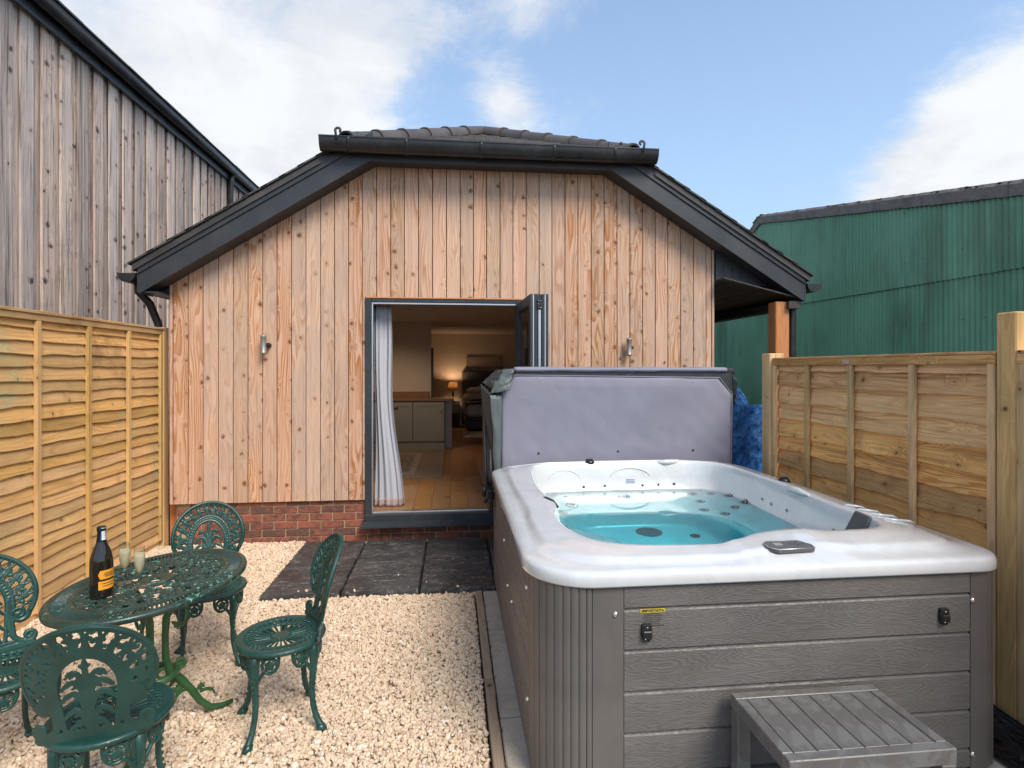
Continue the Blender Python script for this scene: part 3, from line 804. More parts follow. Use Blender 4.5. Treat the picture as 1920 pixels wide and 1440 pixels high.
    # hip tiles, half round, overlapping, from each gutter end up to the apex
    for s0 in (-1, 1):
        A = Vector((CX+s0*1.36, 5.40, hz-.03)); B = Vector((CX+s0*.02, 7.42, zr+.0)); n = 6; dr = (B-A).normalized(); side = dr.cross(Vector((0, 0, 1))).normalized(); up = side.cross(dr)
        if up.z < 0: up = -up
        for i in range(n):
            a = A.lerp(B, i/n)-dr*.03; b = A.lerp(B, (i+1)/n)
            rings = []
            for (p, r) in ((a, .106), (a+dr*.035, .106), (a+dr*.04, .096), (b, .090)):
                rings.append([p+side*math.cos(t)*r*1.05+up*(math.sin(t)*r*1.0+.02) for t in np.linspace(-.15, math.pi+.15, 13)])
            ri2 = [[p-(p-c)*.14 for p in ring] for ring, c in zip(rings, (a, a+dr*.035, a+dr*.04, b))]
            mb = MB(); mb.loft(rings+ri2[::-1]+[rings[0]], closed=False)
            autosmooth(build('hip_tile', mb, M['ridge'], roof), 40)
        # iron scroll at the foot of the hip
        p0 = A-dr*.10+Vector((s0*.04, -.04, .045)); c = p0+Vector((0, -.01, .105))
        pts = [p0+Vector((0, .05, -.02)), p0, p0+Vector((s0*.004, -.010, .03)), p0+Vector((s0*.006, -.012, .05))]
        o_ = Vector((s0*-.020, -.012, .072))
        for t in np.linspace(0, 4.4, 14): pts.append(p0+o_+Vector((s0*math.cos(t)*(.030-.0045*t), 0, math.sin(t)*(.030-.0045*t))))
        build('hip_iron', MB().tube(pts, .0065, 6, flat=2.), M['iron'], roof)
    n = 12
    for i in range(n):
        y0 = 7.45+i*.60; rings = []
        for (y, r) in ((y0, .118), (y0+.04, .118), (y0+.045, .108), (y0+.6, .10)):
            rings.append([(CX+math.cos(t)*r, y, zr+.02+math.sin(t)*r*.8) for t in np.linspace(0, math.pi, 11)])
        build('ridge_tile', MB().loft(rings, closed=False), M['ridge'], roof, solid=.014)
    # bargeboards and soffits
    def band(x0, x1, lo, hi, y0, y1, name, mat, par=H):
        mb = MB(); n = 2
        ring0 = [(x0, lo(x0)), (x1, lo(x1)), (x1, hi(x1)), (x0, hi(x0))]
        mb.prism(ring0, 'y', y0, y1); return build(name, mb, mat, par, bevel=.003)
    xl, xr = CX-1.15, CX+1.15
    for (a, b) in ((-2.862, xl), (xr, 3.622)):
        fb = band(a, b, zlow, lambda x: zlow(x)+.185, YB, YB+.02, 'bargeboard', M['upvc'])
        band(a, b, lambda x: zlow(x)+.183, lambda x: zlow(x)+.262, YB-.014, YB+.02, 'bargeboard_capping', M['upvc'], fb)
        band(a, b, lambda x: zlow(x)+.004, lambda x: zlow(x)+.018, YB+.02, D+.03, 'soffit', M['upvc'])
    # lower box ends (left: behind the gutter; right: the porch corner)
    build('box_end', MB().box(-2.874, -2.862, YB, 14.4, 2.372, 2.60), M['upvc'], H, bevel=.002)
    build('box_end', MB().box(3.622, 3.636, YB, 14.4, 2.372, 2.62), M['upvc'], H, bevel=.002)
    build('soffit', MB().box(-2.862, BX0, YB+.02, 14.4, 2.372, 2.386), M['upvc'], H)
    build('fascia', MB().box(xl-.12, xr+.12, YB+.006, YB+.024, 3.655, 3.80), M['upvc'], H, bevel=.003)
    build('soffit', MB().box(xl-.02, xr+.02, YB+.024, D+.03, 3.676, 3.690), M['upvc'], H)
    # porch: sloping soffit of narrow dark boards, dark gable infill
    for i in range(8):
        x0 = BX1+.006+i*.107; z0 = 2.60-(x0-BX1)*.24
        build('soffit_board', MB().prism([(x0, z0), (x0+.101, z0-.024), (x0+.101, z0-.010), (x0, z0+.014)], 'y', YB+.03, 9.6), M['soffit'], H)
    for i in range(9):
        x0 = BX1+.004+i*.092; x1 = x0+.088
        build('infill_board', MB().loft([[(x0, D-.02, 2.575-(x0-BX1)*.05), (x1, D-.02, 2.575-(x0-BX1)*.05), (x1, D, 2.575-(x0-BX1)*.05), (x0, D, 2.575-(x0-BX1)*.05)],
                                       [(x0, D-.02, max(zlow(x0)+.06, 2.58)), (x1, D-.02, max(zlow(x1)+.06, 2.58)), (x1, D, max(zlow(x1)+.06, 2.58)), (x0, D, max(zlow(x0)+.06, 2.58))]], cap0=True, cap1=True, sm=False), M['upvc'], H)
    build('eave_beam', MB().box(3.47, 3.60, YB+.03, 9.7, 2.30, 2.375), M['soffit'], H)
    for y in (5.53, 9.4):
        build('porch_post', MB().cbox(3.355, 3.505, y, y+.15, -.07, 2.375, .008), M['orange_z'], H)
    # gutters (open half round with real thickness)
    def gutter(x0, x1, y, z, r, dep, name, along='x', par=H):
        mb = MB(); rings = []
        angs = np.linspace(math.pi, 2*math.pi, 13)
        prof = [(math.cos(t)*r, math.sin(t)*dep) for t in angs]
        prof = [(-r-.006, .006), (-r-.006, -.006)]+prof+[(r+.006, -.006), (r+.006, .006)]+[(math.cos(t)*(r-.004), math.sin(t)*(dep-.004)) for t in angs[::-1]]
        for t in (x0, x1):
            rings.append([((t, y+a, z+b) if along == 'x' else (y+a, t, z+b)) for a, b in prof])
        mb.loft(rings, sm=False); mb.v = mb.v
        # stop ends
        for t in (x0, x1):
            pts = [((t, y+math.cos(q)*r, z+math.sin(q)*dep) if along == 'x' else (y+math.cos(q)*r, t, z+math.sin(q)*dep)) for q in angs]
            mb.face([mb.addv([p]) for p in pts])
        return autosmooth(build(name, mb, M['gutter'], par), 30)
    gt = gutter(CX-1.615, CX+1.615, YB-.085, 3.815, .076, .118, 'front_gutter')
    for x in (CX-1.35, CX-.82, CX-.12, CX+.58, CX+1.18):
        rings = []
        for dx in (-.014, .014): rings.append([(x+dx, YB-.085+math.cos(t)*.0805, 3.815+math.sin(t)*.1225) for t in np.linspace(math.pi*.98, 2.02*math.pi, 13)])
        build('gutter_bracket', MB().loft(rings, closed=False), M['gutter'], gt, solid=.004)
    gutter(YB-.02, 14.5, -2.955, 2.545, .078, .085, 'eave_gutter', 'y'); gutter(YB-.02, 14.5, 3.718, 2.55, .078, .085, 'eave_gutter', 'y')
    dp = build('downpipe', MB().tube([(-2.94, 5.60, 2.48), (-2.94, 5.60, 2.40), (-2.90, 5.72, 2.30), (-2.86, 5.80, 2.1), (-2.86, 5.82, -.05)], .036, 12), M['gutter'], H)
    build('downpipe', MB().tube([(3.62, 5.60, 2.46), (3.585, 5.60, 2.36), (3.575, 5.60, -.05)], .034, 12), M['gutter'], H)
    # --------------- door frame, cill, folded leaves
    fr = build('door_frame', MB().cbox(-.866, -.806, D-.012, D+.09, .215, 2.372, .003).cbox(.640, .700, D-.012, D+.09, .215, 2.372, .003).cbox(-.806, .640, D-.006, D+.09, 2.335, 2.370, .003), M['frame'], H)
    build('track', MB().cbox(-.806, .640, D+.01, D+.075, .228, .246, .003).box(-.803, -.790, D+.008, D+.02, .247, 2.334).box(-.790, .638, D+.004, D+.016, 2.318, 2.333), M['alu'], fr)
    build('threshold', MB().cbox(-.866, .700, D-.02, D+.09, .150, .228, .006), M['frame'], fr)
    build('cill', MB().prism([(D-.115, .120), (D-.115, .138), (D-.02, .160), (D+.05, .160), (D+.05, .128), (D-.10, .128), (D-.10, .120)], 'x', -.895, .73), M['frame'], fr)
    def leaf(xa, ya, xb, yb, nm, glassy_):
        """one door leaf standing in the vertical plane through (xa,ya)-(xb,yb)"""
        a = Vector((xa, ya, 0)); b = Vector((xb, yb, 0)); d = (b-a).normalized(); nrm = Vector((d.y, -d.x, 0)); Lg = (b-a).length; t = .029
        def slab(mb, s0, s1, z0, z1, t):
            pts = []
            for z in (z0, z1):
                for s_, q in ((s0, -t), (s1, -t), (s1, t), (s0, t)): pts.append(tuple(a+d*s_+nrm*q+Vector((0, 0, z))))
            i = mb.addv(pts)
            for f in ((0, 3, 2, 1), (4, 5, 6, 7), (0, 1, 5, 4), (1, 2, 6, 5), (2, 3, 7, 6), (3, 0, 4, 7)): mb.face([i+k for k in f])
        mb = MB(); slab(mb, 0, .085, .255, 2.33, t); slab(mb, Lg-.085, Lg, .255, 2.33, t); slab(mb, .086, Lg-.086, 2.235, 2.33, t-.001); slab(mb, .086, Lg-.086, .255, .36, t-.001)
        o = build('door_leaf', mb, M['frame'], fr, bevel=.003)
        g_ = MB(); slab(g_, .08, Lg-.08, .35, 2.24, .006); build('glass', g_, M['pane'], o)
        e = MB(); slab(e, Lg+.0005, Lg+.004, .26, 2.325, .0045); build('edge_strip', e, M['alu'], o)
        return o
    leaf(.672, 5.67, .700, 4.86, 'a', 1); leaf(.742, 4.86, .742, 5.66, 'b', 1); l3 = leaf(.812, 5.66, .805, 4.86, 'c', 1)
    for z in (.5, 1.3, 2.24):
        build('hinge', MB().cbox(.735, .775, 4.845, 4.858, z-.045, z+.045, .003), M['black'], fr)
        hb = MB()
        for dz in (-.03, 0, .03):
            for x in (.743, .767): hb.lathe([(.004, 0), (.004, .004), (.0001, .006)], 8, (x, 4.845, z+dz), ax='y')
        build('hinge_screws', hb, M['chrome'], fr)
    build('hinge_bar', MB().box(.745, .765, 4.85, 4.87, .26, 2.19), M['alu'], fr)
    # --------------- interior
    fl = build('floor', MB().box(BX0+.2, BX1-.2, D+.09, 14.2, .14, .238), M['house_core'], H)
    for i in range(26):
        x0 = -2.5+i*.19
        if not -1.6 < x0 < 2.0: continue
        y = D+.095; k = 0
        while y < 14.1:
            L_ = 1.2+.15*((i*7+k*3) % 5); y1 = min(y+L_, 14.15)
            build('floorboard', MB().box(x0+.001, x0+.188, y+.001, y1-.001, .236, .250), M['floorwood'], fl); y = y1; k += 1
    build('ceiling', MB().box(BX0+.2, BX1-.2, D+.25, 14.2, 2.53, 2.56), M['ceilpaint'], H)
    build('inner_wall', MB().box(BX0+.2, BX1-.2, 14.0, 14.1, .25, 2.53).box(BX0+.2, BX0+.24, D+.25, 14, .25, 2.53).box(BX1-.24, BX1-.2, D+.25, 14, .25, 2.53)
          .box(BX0+.2, -.88, D+.22, D+.26, .25, 2.53).box(.72, BX1-.2, D+.22, D+.26, .25, 2.53).box(-.88, .72, D+.22, D+.26, 2.39, 2.53), M['wallpaint'], H)
    pt = build('partition', MB().box(BX0+.24, -.40, 10.35, 10.50, .25, 2.53), M['wallpaint'], H)
    build('doorway_lining', MB().box(-.398, -.36, 10.36, 10.49, .25, 2.05), M['greyfab'], pt)
    build('skirting', MB().box(-.395, 2.5, 13.975, 13.998, .25, .38), M['skirting'], H)
    build('ceiling_hatch_strip', MB().box(-.25, .85, 11.5, 11.56, 2.515, 2.529), M['skirting'], H)
    dl = build('downlight', MB().lathe([(.045, 0), (.045, -.008), (.035, -.01)], 16, (-1.05, 8.9, 2.53)), M['skirting'], H)
    build('downlight_lamp', MB().lathe([(.032, 0), (.032, -.0115)], 12, (-1.05, 8.9, 2.53)), M['down'], dl)
    return H


annex()


def wall_light(x, z, label):
    e = empty('wall_light', (x, D, z), label=label, cat='wall light', group='steel wall lights on the larch cladding')
    b = build('lamp_body', MB().lathe([(.020, -.090), (.028, -.088), (.028, -.075), (.0265, -.073), (.0265, .073), (.028, .075), (.028, .088), (.020, .090)], 20, (x-.02, D-.075, z)), M['lampgrey'], e)
    build('lens', MB().lathe([(.0195, .0905), (.0195, .0915)], 14, (x-.02, D-.075, z)).lathe([(.0195, -.0915), (.0195, -.0905)], 14, (x-.02, D-.075, z)), M['black'], e)
    build('mounting', MB().lathe([(.024, .0), (.024, .028), (.020, .034)], 16, (x+.012, D-.004, z-.005), ax='y').cbox(x-.01, x+.03, D-.07, D-.03, z-.02, z+.01, .004), M['black'], e)


wall_light(-1.79, 1.905, 'cylindrical steel wall light on the boards left of the open door')
wall_light(1.82, 1.895, 'cylindrical steel wall light on the boards right of the folded door, above the tub cover')


# ------------------------------------------------------------------ inside the room
def interior():
    # curtain: gathered cloth at the left jamb
    def cpt(u, v):
        z = .262+2.06*v; wide = .150+.150*(1-v)**1.5; x = -.800+u*wide*(1.+.05*math.sin(v*9)) ; a = 2*math.pi*u*4.5+.5*math.sin(v*4)
        x += .012*math.sin(5*v+u*3); amp = (.012+.010*(1-v))*(.7+.5*math.sin(u*7+1))
        return (x, 5.87+amp*math.sin(a)+.012*math.sin(3*v+8*u), z)
    c = build('curtain', MB().grid(cpt, 110, 40), M['curtain'], solid=.002, label='pale grey full-length curtain gathered at the left of the open door', cat='curtain')
    build('hem', MB().grid(lambda u, v: (lambda p: (p[0], p[1]-.0035, .256+.085*v))(cpt(u, v*.04)), 110, 3), M['hem'], c, solid=.0015, label='pink hem band')
    # kitchen unit
    k = empty('kitchen_unit', (-.6, 10.1, .25), label='sage grey kitchen base unit with a wooden worktop inside the room', cat='kitchen unit')
    build('carcass', MB().box(-1.9, -.14, 9.92, 10.34, .25, 1.10), M['cabinet'], k)
    for x0, x1 in ((-1.88, -1.30), (-1.29, -.70), (-.69, -.15)):
        d = build('cupboard_door', MB().cbox(x0+.004, x1-.004, 9.895, 9.917, .40, 1.085, .003), M['cabinet'], k)
        f = MB(); w = .07
        f.box(x0+.006, x0+w, 9.887, 9.894, .402, 1.083).box(x1-w, x1-.006, 9.887, 9.894, .402, 1.083).box(x0+w, x1-w, 9.887, 9.894, 1.083-w, 1.083).box(x0+w, x1-w, 9.887, 9.894, .402, .402+w)
        build('door_rails', f, M['cabinet'], d)
    build('cup_handle', MB().cbox(-1.03, -.95, 9.865, 9.886, .985, 1.015, .008), M['steel'], k)
    build('knob', MB().tube([(-.21, 9.866, .90), (-.21, 9.862, .97)], .008, 8), M['chrome'], k)
    build('plinth_board', MB().box(-1.88, -.15, 9.925-.02, 9.925-.006, .25, .39), M['cabinet'], k)
    build('worktop', MB().cbox(-1.92, .02, 9.87, 10.345, 1.101, 1.14, .004), M['worktop'], k)
    build('end_panel', MB().box(-.138, -.02, 10.1, 10.34, .25, 1.10), M['skirting'], k)
    build('splashback', MB().box(-1.9, -.42, 10.33, 10.345, 1.141, 1.25), M['worktop'], k)
    # rugs
    build('rug', MB().cbox(-1.95, -.14, 7.33, 9.70, .2505, .262, .004), M['rug'], label='faded patterned rug on the wooden floor in front of the kitchen unit', cat='rug', group='rugs on the wooden floor')
    build('rug', MB().cbox(.37, 1.3, 6.75, 7.85, .2505, .262, .004), plain('beige_rug', (.32, .25, .19), .95), label='plain beige rug whose edge shows behind the tub cover', cat='rug', group='rugs on the wooden floor')
    build('rug', MB().cbox(.22, 1.3, 11.6, 12.5, .2505, .275, .006), M['linen'], label='small white rug beside the bed', cat='rug', group='rugs on the wooden floor')
    # bed
    b = empty('bed', (1.2, 13, .25), label='bed with white pillows and a dusky pink throw at the back of the room', cat='bed')
    build('base', MB().cbox(.30, 2.2, 12.5, 13.9, .32, .60, .02), M['greyfab'], b)
    build('mattress', MB().cbox(.29, 2.2, 12.48, 13.88, .601, .86, .05), M['linen'], b)
    def thr(u, v):
        x = .24+u*1.95; z = .90+.02*math.sin(9*u+4*v)
        if u < .06: z = .90-(.06-u)/.06*.45; x = .27
        return (x, 12.5+v*.95, z)
    build('throw', MB().grid(thr, 34, 12), M['pinkish'], b, solid=.02)
    build('headboard', MB().cbox(.22, 2.2, 13.88, 13.98, .3, 1.62, .03), M['greyfab'], b)
    for x, z in ((.55, 1.0), (.62, 1.14)):
        mb = MB(); mb.lathe([(.01, -.09), (.22, -.07), (.30, -.02), (.30, .02), (.22, .07), (.01, .09)], 18, (x, 13.6, z)); build('pillow', mb, M['linen'], b)
    # bedside table + lamp
    t = empty('bedside_table', (-.03, 13.6, .25), label='dark bedside table carrying the lit lamp', cat='table')
    build('body', MB().cbox(-.18, .16, 13.55, 13.95, .30, .86, .005), M['greyfab'], t)
    build('drawer', MB().cbox(-.165, .145, 13.53, 13.549, .60, .83, .004), M['cabinet'], t)
    l = empty('table_lamp', (0., 13.7, .86), label='lit lamp with a brown drum shade on the bedside table', cat='lamp')
    build('base', MB().lathe([(.06, 0), (.055, .02), (.02, .03), (.012, .1), (.03, .18), (.012, .27), (.008, .38)], 16, (0., 13.7, .861)), M['iron'], l)
    sh = build('lamp_shade', MB().lathe([(.115, .29), (.10, .47)], 24, (0., 13.7, .861), False, False), M['shade'], l, solid=.003)
    build('bulb', MB().lathe([(.001, .32), (.028, .34), (.03, .37), (.001, .40)], 12, (0., 13.7, .861)), M['bulb'], l)
    lp = bpy.data.lights.new('lamp_light', 'POINT'); lp.energy = 5; lp.color = (1., .62, .34); lp.shadow_soft_size = .03
    o = bpy.data.objects.new('lamp_light', lp); COL.objects.link(o); o.parent = l; o.location = (0, 0, .43)
    # picture
    p = empty('picture', (.78, 13.99, 1.82), label='wide blossom print on the wall above the bed', cat='picture')
    build('canvas', MB().box(.36, 1.21, 13.965, 13.975, 1.69, 1.95), M['picture'], p)
    build('frame', MB().box(.34, 1.23, 13.976, 13.995, 1.67, 1.97), M['worktop'], p)
    # the lit downlight washes the partition
    sp = bpy.data.lights.new('downlight_light', 'SPOT'); sp.energy = 27; sp.color = (1., .74, .50); sp.spot_size = R(130); sp.spot_blend = .8; sp.shadow_soft_size = .03
    o = bpy.data.objects.new('downlight_light', sp); COL.objects.link(o); o.location = (-1.05, 8.9, 2.50); o.rotation_euler = (R(12), 0, 0)
    for a in bpy.data.objects:
        if a.name == 'downlight': o.parent = a; o.location = Vector((-1.05, 8.9, 2.50))-WL[a]


interior()


# ------------------------------------------------------------------ neighbours
def left_barn():
    X = -3.9
    B = empty('weathered_barn', (X-2, 8, 0), label='tall barn clad in weathered grey vertical boards behind the left fence', cat='building')
    rng = random.Random(21)
    wall = build('wall', MB().box(X-.3, X-.045, 2.2, 16.2, -.07, 5.0), M['house_core'], B)
    y = 2.4; k = 0
    while y < 16:
        w = .165+rng.uniform(-.01, .01)
        for (off, ya, yb) in ((0.0, y, y+w), (-.034, y+w-.03, y+.262+.03)):
            mb = MB(); n = 5; rings = []
            for i in range(n+1):
                z = -.05+5.04*i/n; s = .004*mnoise.noise(Vector((y*3, z*.8, off*50+1))); cup = rng.uniform(-.002, .004)
                c = .004; xo = X+off
                rings.append([(xo-.020, ya+s, z), (xo-c+s, ya+s, z), (xo+s, ya+c+s, z), (xo+s-cup, (ya+yb)/2+s, z), (xo+s, yb-c+s, z), (xo-c+s, yb+s, z), (xo-.022, yb+s, z)])
            mb.loft(rings, cap0=True, cap1=True, sm=False); build('board', mb, M['oldwood'], wall)
        y += .262+rng.uniform(-.008, .008); k += 1
    # eave: fascia, gutter, sheet roof
    build('fascia', MB().box(X+.03, X+.055, 2.2, 16.2, 4.93, 5.13), M['gutter'], B)
    rf = build('roof', MB().prism([(X+.13, 5.14), (X-3.2, 6.7), (X-3.2, 6.75), (X+.13, 5.175)], 'y', 2.1, 16.3), M['tile'], B)
    mb = MB(); rings = []
    for yy in (2.1, 16.3):
        rings.append([(X+.115+math.cos(t)*.06, yy, 5.10+math.sin(t)*.075) for t in np.linspace(math.pi, 2*math.pi, 11)])
    build('gutter', mb.loft(rings, closed=False), M['gutter'], B, solid=.004)
    for i in range(52):
        yy = 2.1+i*.27
        build('tile', MB().prism([(X+.15, 5.178+rng.uniform(0, .008)), (X-.2, 5.345), (X-.2, 5.36), (X+.15, 5.196+rng.uniform(0, .01))], 'y', yy, yy+.262), M['tile'], rf)
    build('back_gable', MB().prism([(X-.3, 4.9), (X-3.2, 6.6), (X-3.2, -.05), (X-.3, -.05)], 'y', 2.2, 2.35).prism([(X-.3, 4.9), (X-3.2, 6.6), (X-3.2, -.05), (X-.3, -.05)], 'y', 16.0, 16.15), M['oldwood'], B)
    build('downpipe', MB().tube([(X+.10, 10.17, 5.04), (X+.07, 10.17, 4.9), (X+.07, 10.17, .0)], .04, 12).tube([(X+.07, 10.17, 4.45), (X+.07, 10.17, 4.5)], .048, 12), M['gutter'], B)


def green_barn():
    X = 6.5
    B = empty('green_barn', (X+2, 9, 0), label='green corrugated metal barn with a mossy cement verge beyond the right fence', cat='building')
    ap = 11.25
    def top(y): return 4.76-.1975*(ap-y) if y < ap else 4.76-.42*(y-ap)
    wall = build('wall', MB().prism([(1.0, -.07), (15.0, -.07), (15.0, top(15)-.1), (ap, top(ap)-.1), (1.0, top(1.0)-.1)], 'x', X+.08, X+.25), M['house_core'], B)
    pitch = .076; rng = random.Random(5)
    def sheet(y0, y1, zb, zt, dx, lean=0.):
        n = int((y1-y0)/pitch*8); n += n % 2; mb = MB(); rows = 5; b = []
        for r in range(rows+1):
            v = r/rows; row = []
            for i in range(n+1):
                y = y0+(y1-y0)*i/n; z1 = zt(y); z0 = zb(y)
                dent = .006*mnoise.noise(Vector((y*.9, v*2, dx*40)))
                row.append((X+dx+.013*math.cos(2*math.pi*y/pitch)+dent+lean*(1-v), y, z0+(z1-z0)*v))
            b.append(row)
        mb.loft(b, closed=False, sm=True, flip=True); build('corrugated_sheet', mb, M['greensheet'], wall, fixn=False)
    w = pitch*11; y = 1.0; k = 0
    while y < 14.9:
        y1 = min(y+w+.04, 15.0)
        lap = lambda yy: 2.86+.013*(yy-8)
        dx = (k % 2)*-.006
        sheet(y, y1, lambda yy: -.05, lambda yy: lap(yy)+.1, .012+dx)
        sheet(y, y1, lap, lambda yy: top(yy)+.04, -.008+dx, -.004)
        y += w; k += 1
    for i in range(90):   # roofing bolts
        pass
    mb = MB()
    for zz in (.6, 1.5, 2.3, 3.2, 3.9, 4.5):
        yy = 5.0
        while yy < 13.:
            if zz < top(yy)-.1 and rng.random() < .75:
                mb.lathe([(.012, 0), (.010, .006), (.003, .010)], 6, (X-.02, yy, zz+rng.uniform(-.02, .02)), ax='-x')
            yy += pitch*4
    build('roofing_bolts', mb, M['cement'], wall, kind='stuff')
    # verge capping in lengths
    vg = build('verge', MB().prism([(1, top(1)-.02), (ap, top(ap)-.02), (ap, top(ap)+.10), (1, top(1)+.10)], 'x', X+.0, X+.04), M['cement'], B)
    y = 1.0
    while y < ap-.05:
        y1 = min(y+1.22, ap); mb = MB(); n = 14; rings = []
        for i in range(n+1):
            t = y+(y1-y)*i/n; j = lambda s: .012*mnoise.noise(Vector((t*7, s, 0)))
            rings.append([(X-.05+j(1), t, top(t)-.02+j(2)), (X-.062, t, top(t)+.12+j(3)), (X-.03+j(4), t, top(t)+.165+j(5)), (X+.25, t, top(t)+.17+j(6)), (X+.25, t, top(t)+.12), (X-.01, t, top(t)-.02)])
        mb.loft(rings, cap0=True, cap1=True, sm=False); build('capping', mb, M['cement'], vg); y = y1+.004
    mb = MB(); n = 8; rings = []
    for i in range(n+1):
        t = ap+(14.9-ap)*i/n; rings.append([(X-.05, t, top(t)-.04), (X-.06, t, top(t)+.10), (X-.02, t, top(t)+.15), (X+.25, t, top(t)+.15), (X+.25, t, top(t)-.04)])
    build('capping', mb.loft(rings, cap0=True, cap1=True, sm=False), M['cement'], vg)
    # moss along the crown and a thick pad on the apex
    mb = MB()
    for i in range(620):
        t = rng.uniform(2.5, ap+.6); a = rng.random()
        if mnoise.noise(Vector((t*1.1, 0, 5))) < -.05: continue
        r = rng.uniform(.008, .030); mb.lathe([(r, -.2*r), (r*1.1, 0), (r*.7, .3*r), (.001, .4*r)], 6, (X-.045+a*.12+rng.uniform(-.02, .02), t, top(t)+.155+rng.uniform(-.012, .006)), False, False)
    for i in range(160):
        t = ap+rng.uniform(-.10, .25); mb.lathe([(.022, -.008), (.026, 0), (.014, .008), (.001, .010)], 6, (X-.05+rng.uniform(-.0, .06), t, top(t)+rng.uniform(.09, .17)), False, False)
    build('moss', mb, M['moss'], vg, kind='stuff')
    build('roof_slope', MB().prism([(1.0, top(1)+.10), (ap, top(ap)+.10), (15.0, top(15)+.08), (15, top(15)), (ap, top(ap)), (1, top(1))], 'x', X+.25, X+8), M['cement'], B)


left_barn(); green_barn()


# ------------------------------------------------------------------ fences
def slat_mesh(y0, y1, z0, z1, xf, out, rng, mat_t=.008, wav=.010, side=1):
    """one waney-edged overlapping slat; its lower edge stands proud and wanders"""
    mb = MB(); n = 26; rings = []; s1, s2 = rng.uniform(0, 50), rng.uniform(0, 50)
    lean = rng.uniform(-.006, .006)
    for i in range(n+1):
        y = y0+(y1-y0)*i/n
        lo = z0+wav*mnoise.noise(Vector((y*3.1+s1, 0, 0)))+wav*.45*mnoise.noise(Vector((y*9.5+s1, 4, 0)))+lean*(i/n-.5)
        ox = .004*mnoise.noise(Vector((y*2.2, s2, 0)))
        xb = xf+side*(out+ox); xt = xf+side*(.001)
        zt = z1
        c = .0025
        rings.append([(xt-side*mat_t, y, zt), (xt, y, zt), (xb, y, lo+c+.002), (xb-side*c, y, lo), (xb-side*mat_t, y, lo)])
    mb.loft(rings, cap0=True, cap1=True, sm=False); return mb


def fence_left():
    rng = random.Random(31); X = -2.83
    for (ya, yb, label) in ((3.60, 5.735, 'yellow softwood lap fence panel on the left, nearest the annex'), (1.65, 3.48, 'yellow softwood lap fence panel nearer the camera, beyond the left edge of the picture')):
        F = empty('lap_fence', (X, (ya+yb)/2, 0), label=label, cat='fence panel', group='yellow lap fence panels on the left')
        zt = 2.045; z = .02; zs = []
        while z < zt-.05: h = .0905*rng.uniform(.9, 1.08); zs.append((z, h)); z += h
        for z0, h in zs:
            build('slat', slat_mesh(ya+.012, yb-.012, z0-.004, min(z0+h+.03, zt-.002), X, .024, rng, wav=.013), M['fence_l'], F)
        bat = [ya+.022, ya+.53, ya+1.0, yb-.57, yb-.022] if False else [yb-.022-.535*k for k in range(4 if ya > 3 else 3)]+[ya+.022]
        for yy in sorted(set(round(b, 3) for b in bat)):
            build('batten', MB().cbox(X+.019, X+.045, yy-.021, yy+.021, .02, zt-.045, .003), M['fence_lz'], F)
        build('top_rail', MB().cbox(X+.019, X+.043, ya, yb, zt-.044, zt, .003), M['fence_l'], F)
        build('capping_strip', MB().cbox(X-.03, X+.052, ya-.01, yb+.01, zt+.001, zt+.022, .003), M['fence_l'], F)
        build('gravel_board', MB().cbox(X-.01, X+.018, ya, yb, -.05, .04, .003), M['fence_l'], F)
    for y, l in ((5.742, 'yellow softwood post against the corner of the annex'), (3.49, 'yellow softwood post between the two left fence panels')):
        p = build('fence_post', MB().cbox(X-.045, X+.047, y, y+.095, -.07, 2.075, .006), M['fence_lz'], label=l, cat='fence post', group='yellow softwood posts of the left fence')
    build('corner_batten', MB().cbox(-2.775, -2.705, 5.84, 5.90, -.05, 2.07, .003), M['orange_z'], label='orange stained strip between the fence post and the annex', cat='batten')


def fence_right():
    rng = random.Random(77); X = 2.66
    for (ya, yb, label, g) in ((2.45, 4.345, 'tan softwood lap fence panel on the right behind the hot tub', 1), (.50, 2.345, 'tan softwood lap fence panel on the camera side of the thick near post', 1)):
        F = empty('lap_fence', (X, (ya+yb)/2, 0), label=label, cat='fence panel', group='tan lap fence panels on the right')
        zt = 1.745; z = .02; zs = []
        while z < zt-.07: h = .128*rng.uniform(.88, 1.1); zs.append((z, h)); z += h
        for z0, h in zs:
            build('slat', slat_mesh(ya+.012, yb-.012, z0-.004, min(z0+h+.03, zt-.002), X, .030, rng, wav=.018, side=-1), M['fence_r'], F)
        for yy in (ya+.022, ya+.50, ya+1.0, ya+1.46, yb-.022):
            build('batten', MB().cbox(X-.055, X-.032, yy-.020, yy+.020, .02, zt-.046, .003), M['fence_rz'], F)
        build('top_rail', MB().cbox(X-.055, X-.032, ya, yb, zt-.045, zt, .003), M['fence_r'], F)
        build('capping_strip', MB().cbox(X-.052, X+.03, ya-.004, yb+.004, zt+.001, zt+.018, .003), M['fence_r'], F)
        if ya > 2: build('metal_tag', MB().cbox(X-.060, X-.0555, 3.445, 3.51, zt-.038, zt-.008, .001), M['alu'], F)
    for y, h, l in ((2.348, 1.945, 'thick tan softwood post at the right edge of the yard, nearest the camera'), (4.350, 1.80, 'tan softwood post at the far end of the right fence, beside the blue tarpaulin')):
        build('fence_post', MB().cbox(X-.052 if y < 3 else X-.075, X+.05, y, y+(.097 if y < 3 else .12), -.07, h, .006), M['fence_rz'], label=l, cat='fence post', group='tan softwood posts of the right fence')


fence_left(); fence_right()


# ------------------------------------------------------------------ hot tub
TC = Vector((1.318, 3.30)); THX, THY = 1.028, 1.195


def chaikin(p, n=2):
    for _ in range(n):
        q = []
        for i in range(len(p)):
            a, b = np.array(p[i]), np.array(p[(i+1) % len(p)]); q += [a*.75+b*.25, a*.25+b*.75]
        p = q
    return np.array(p)


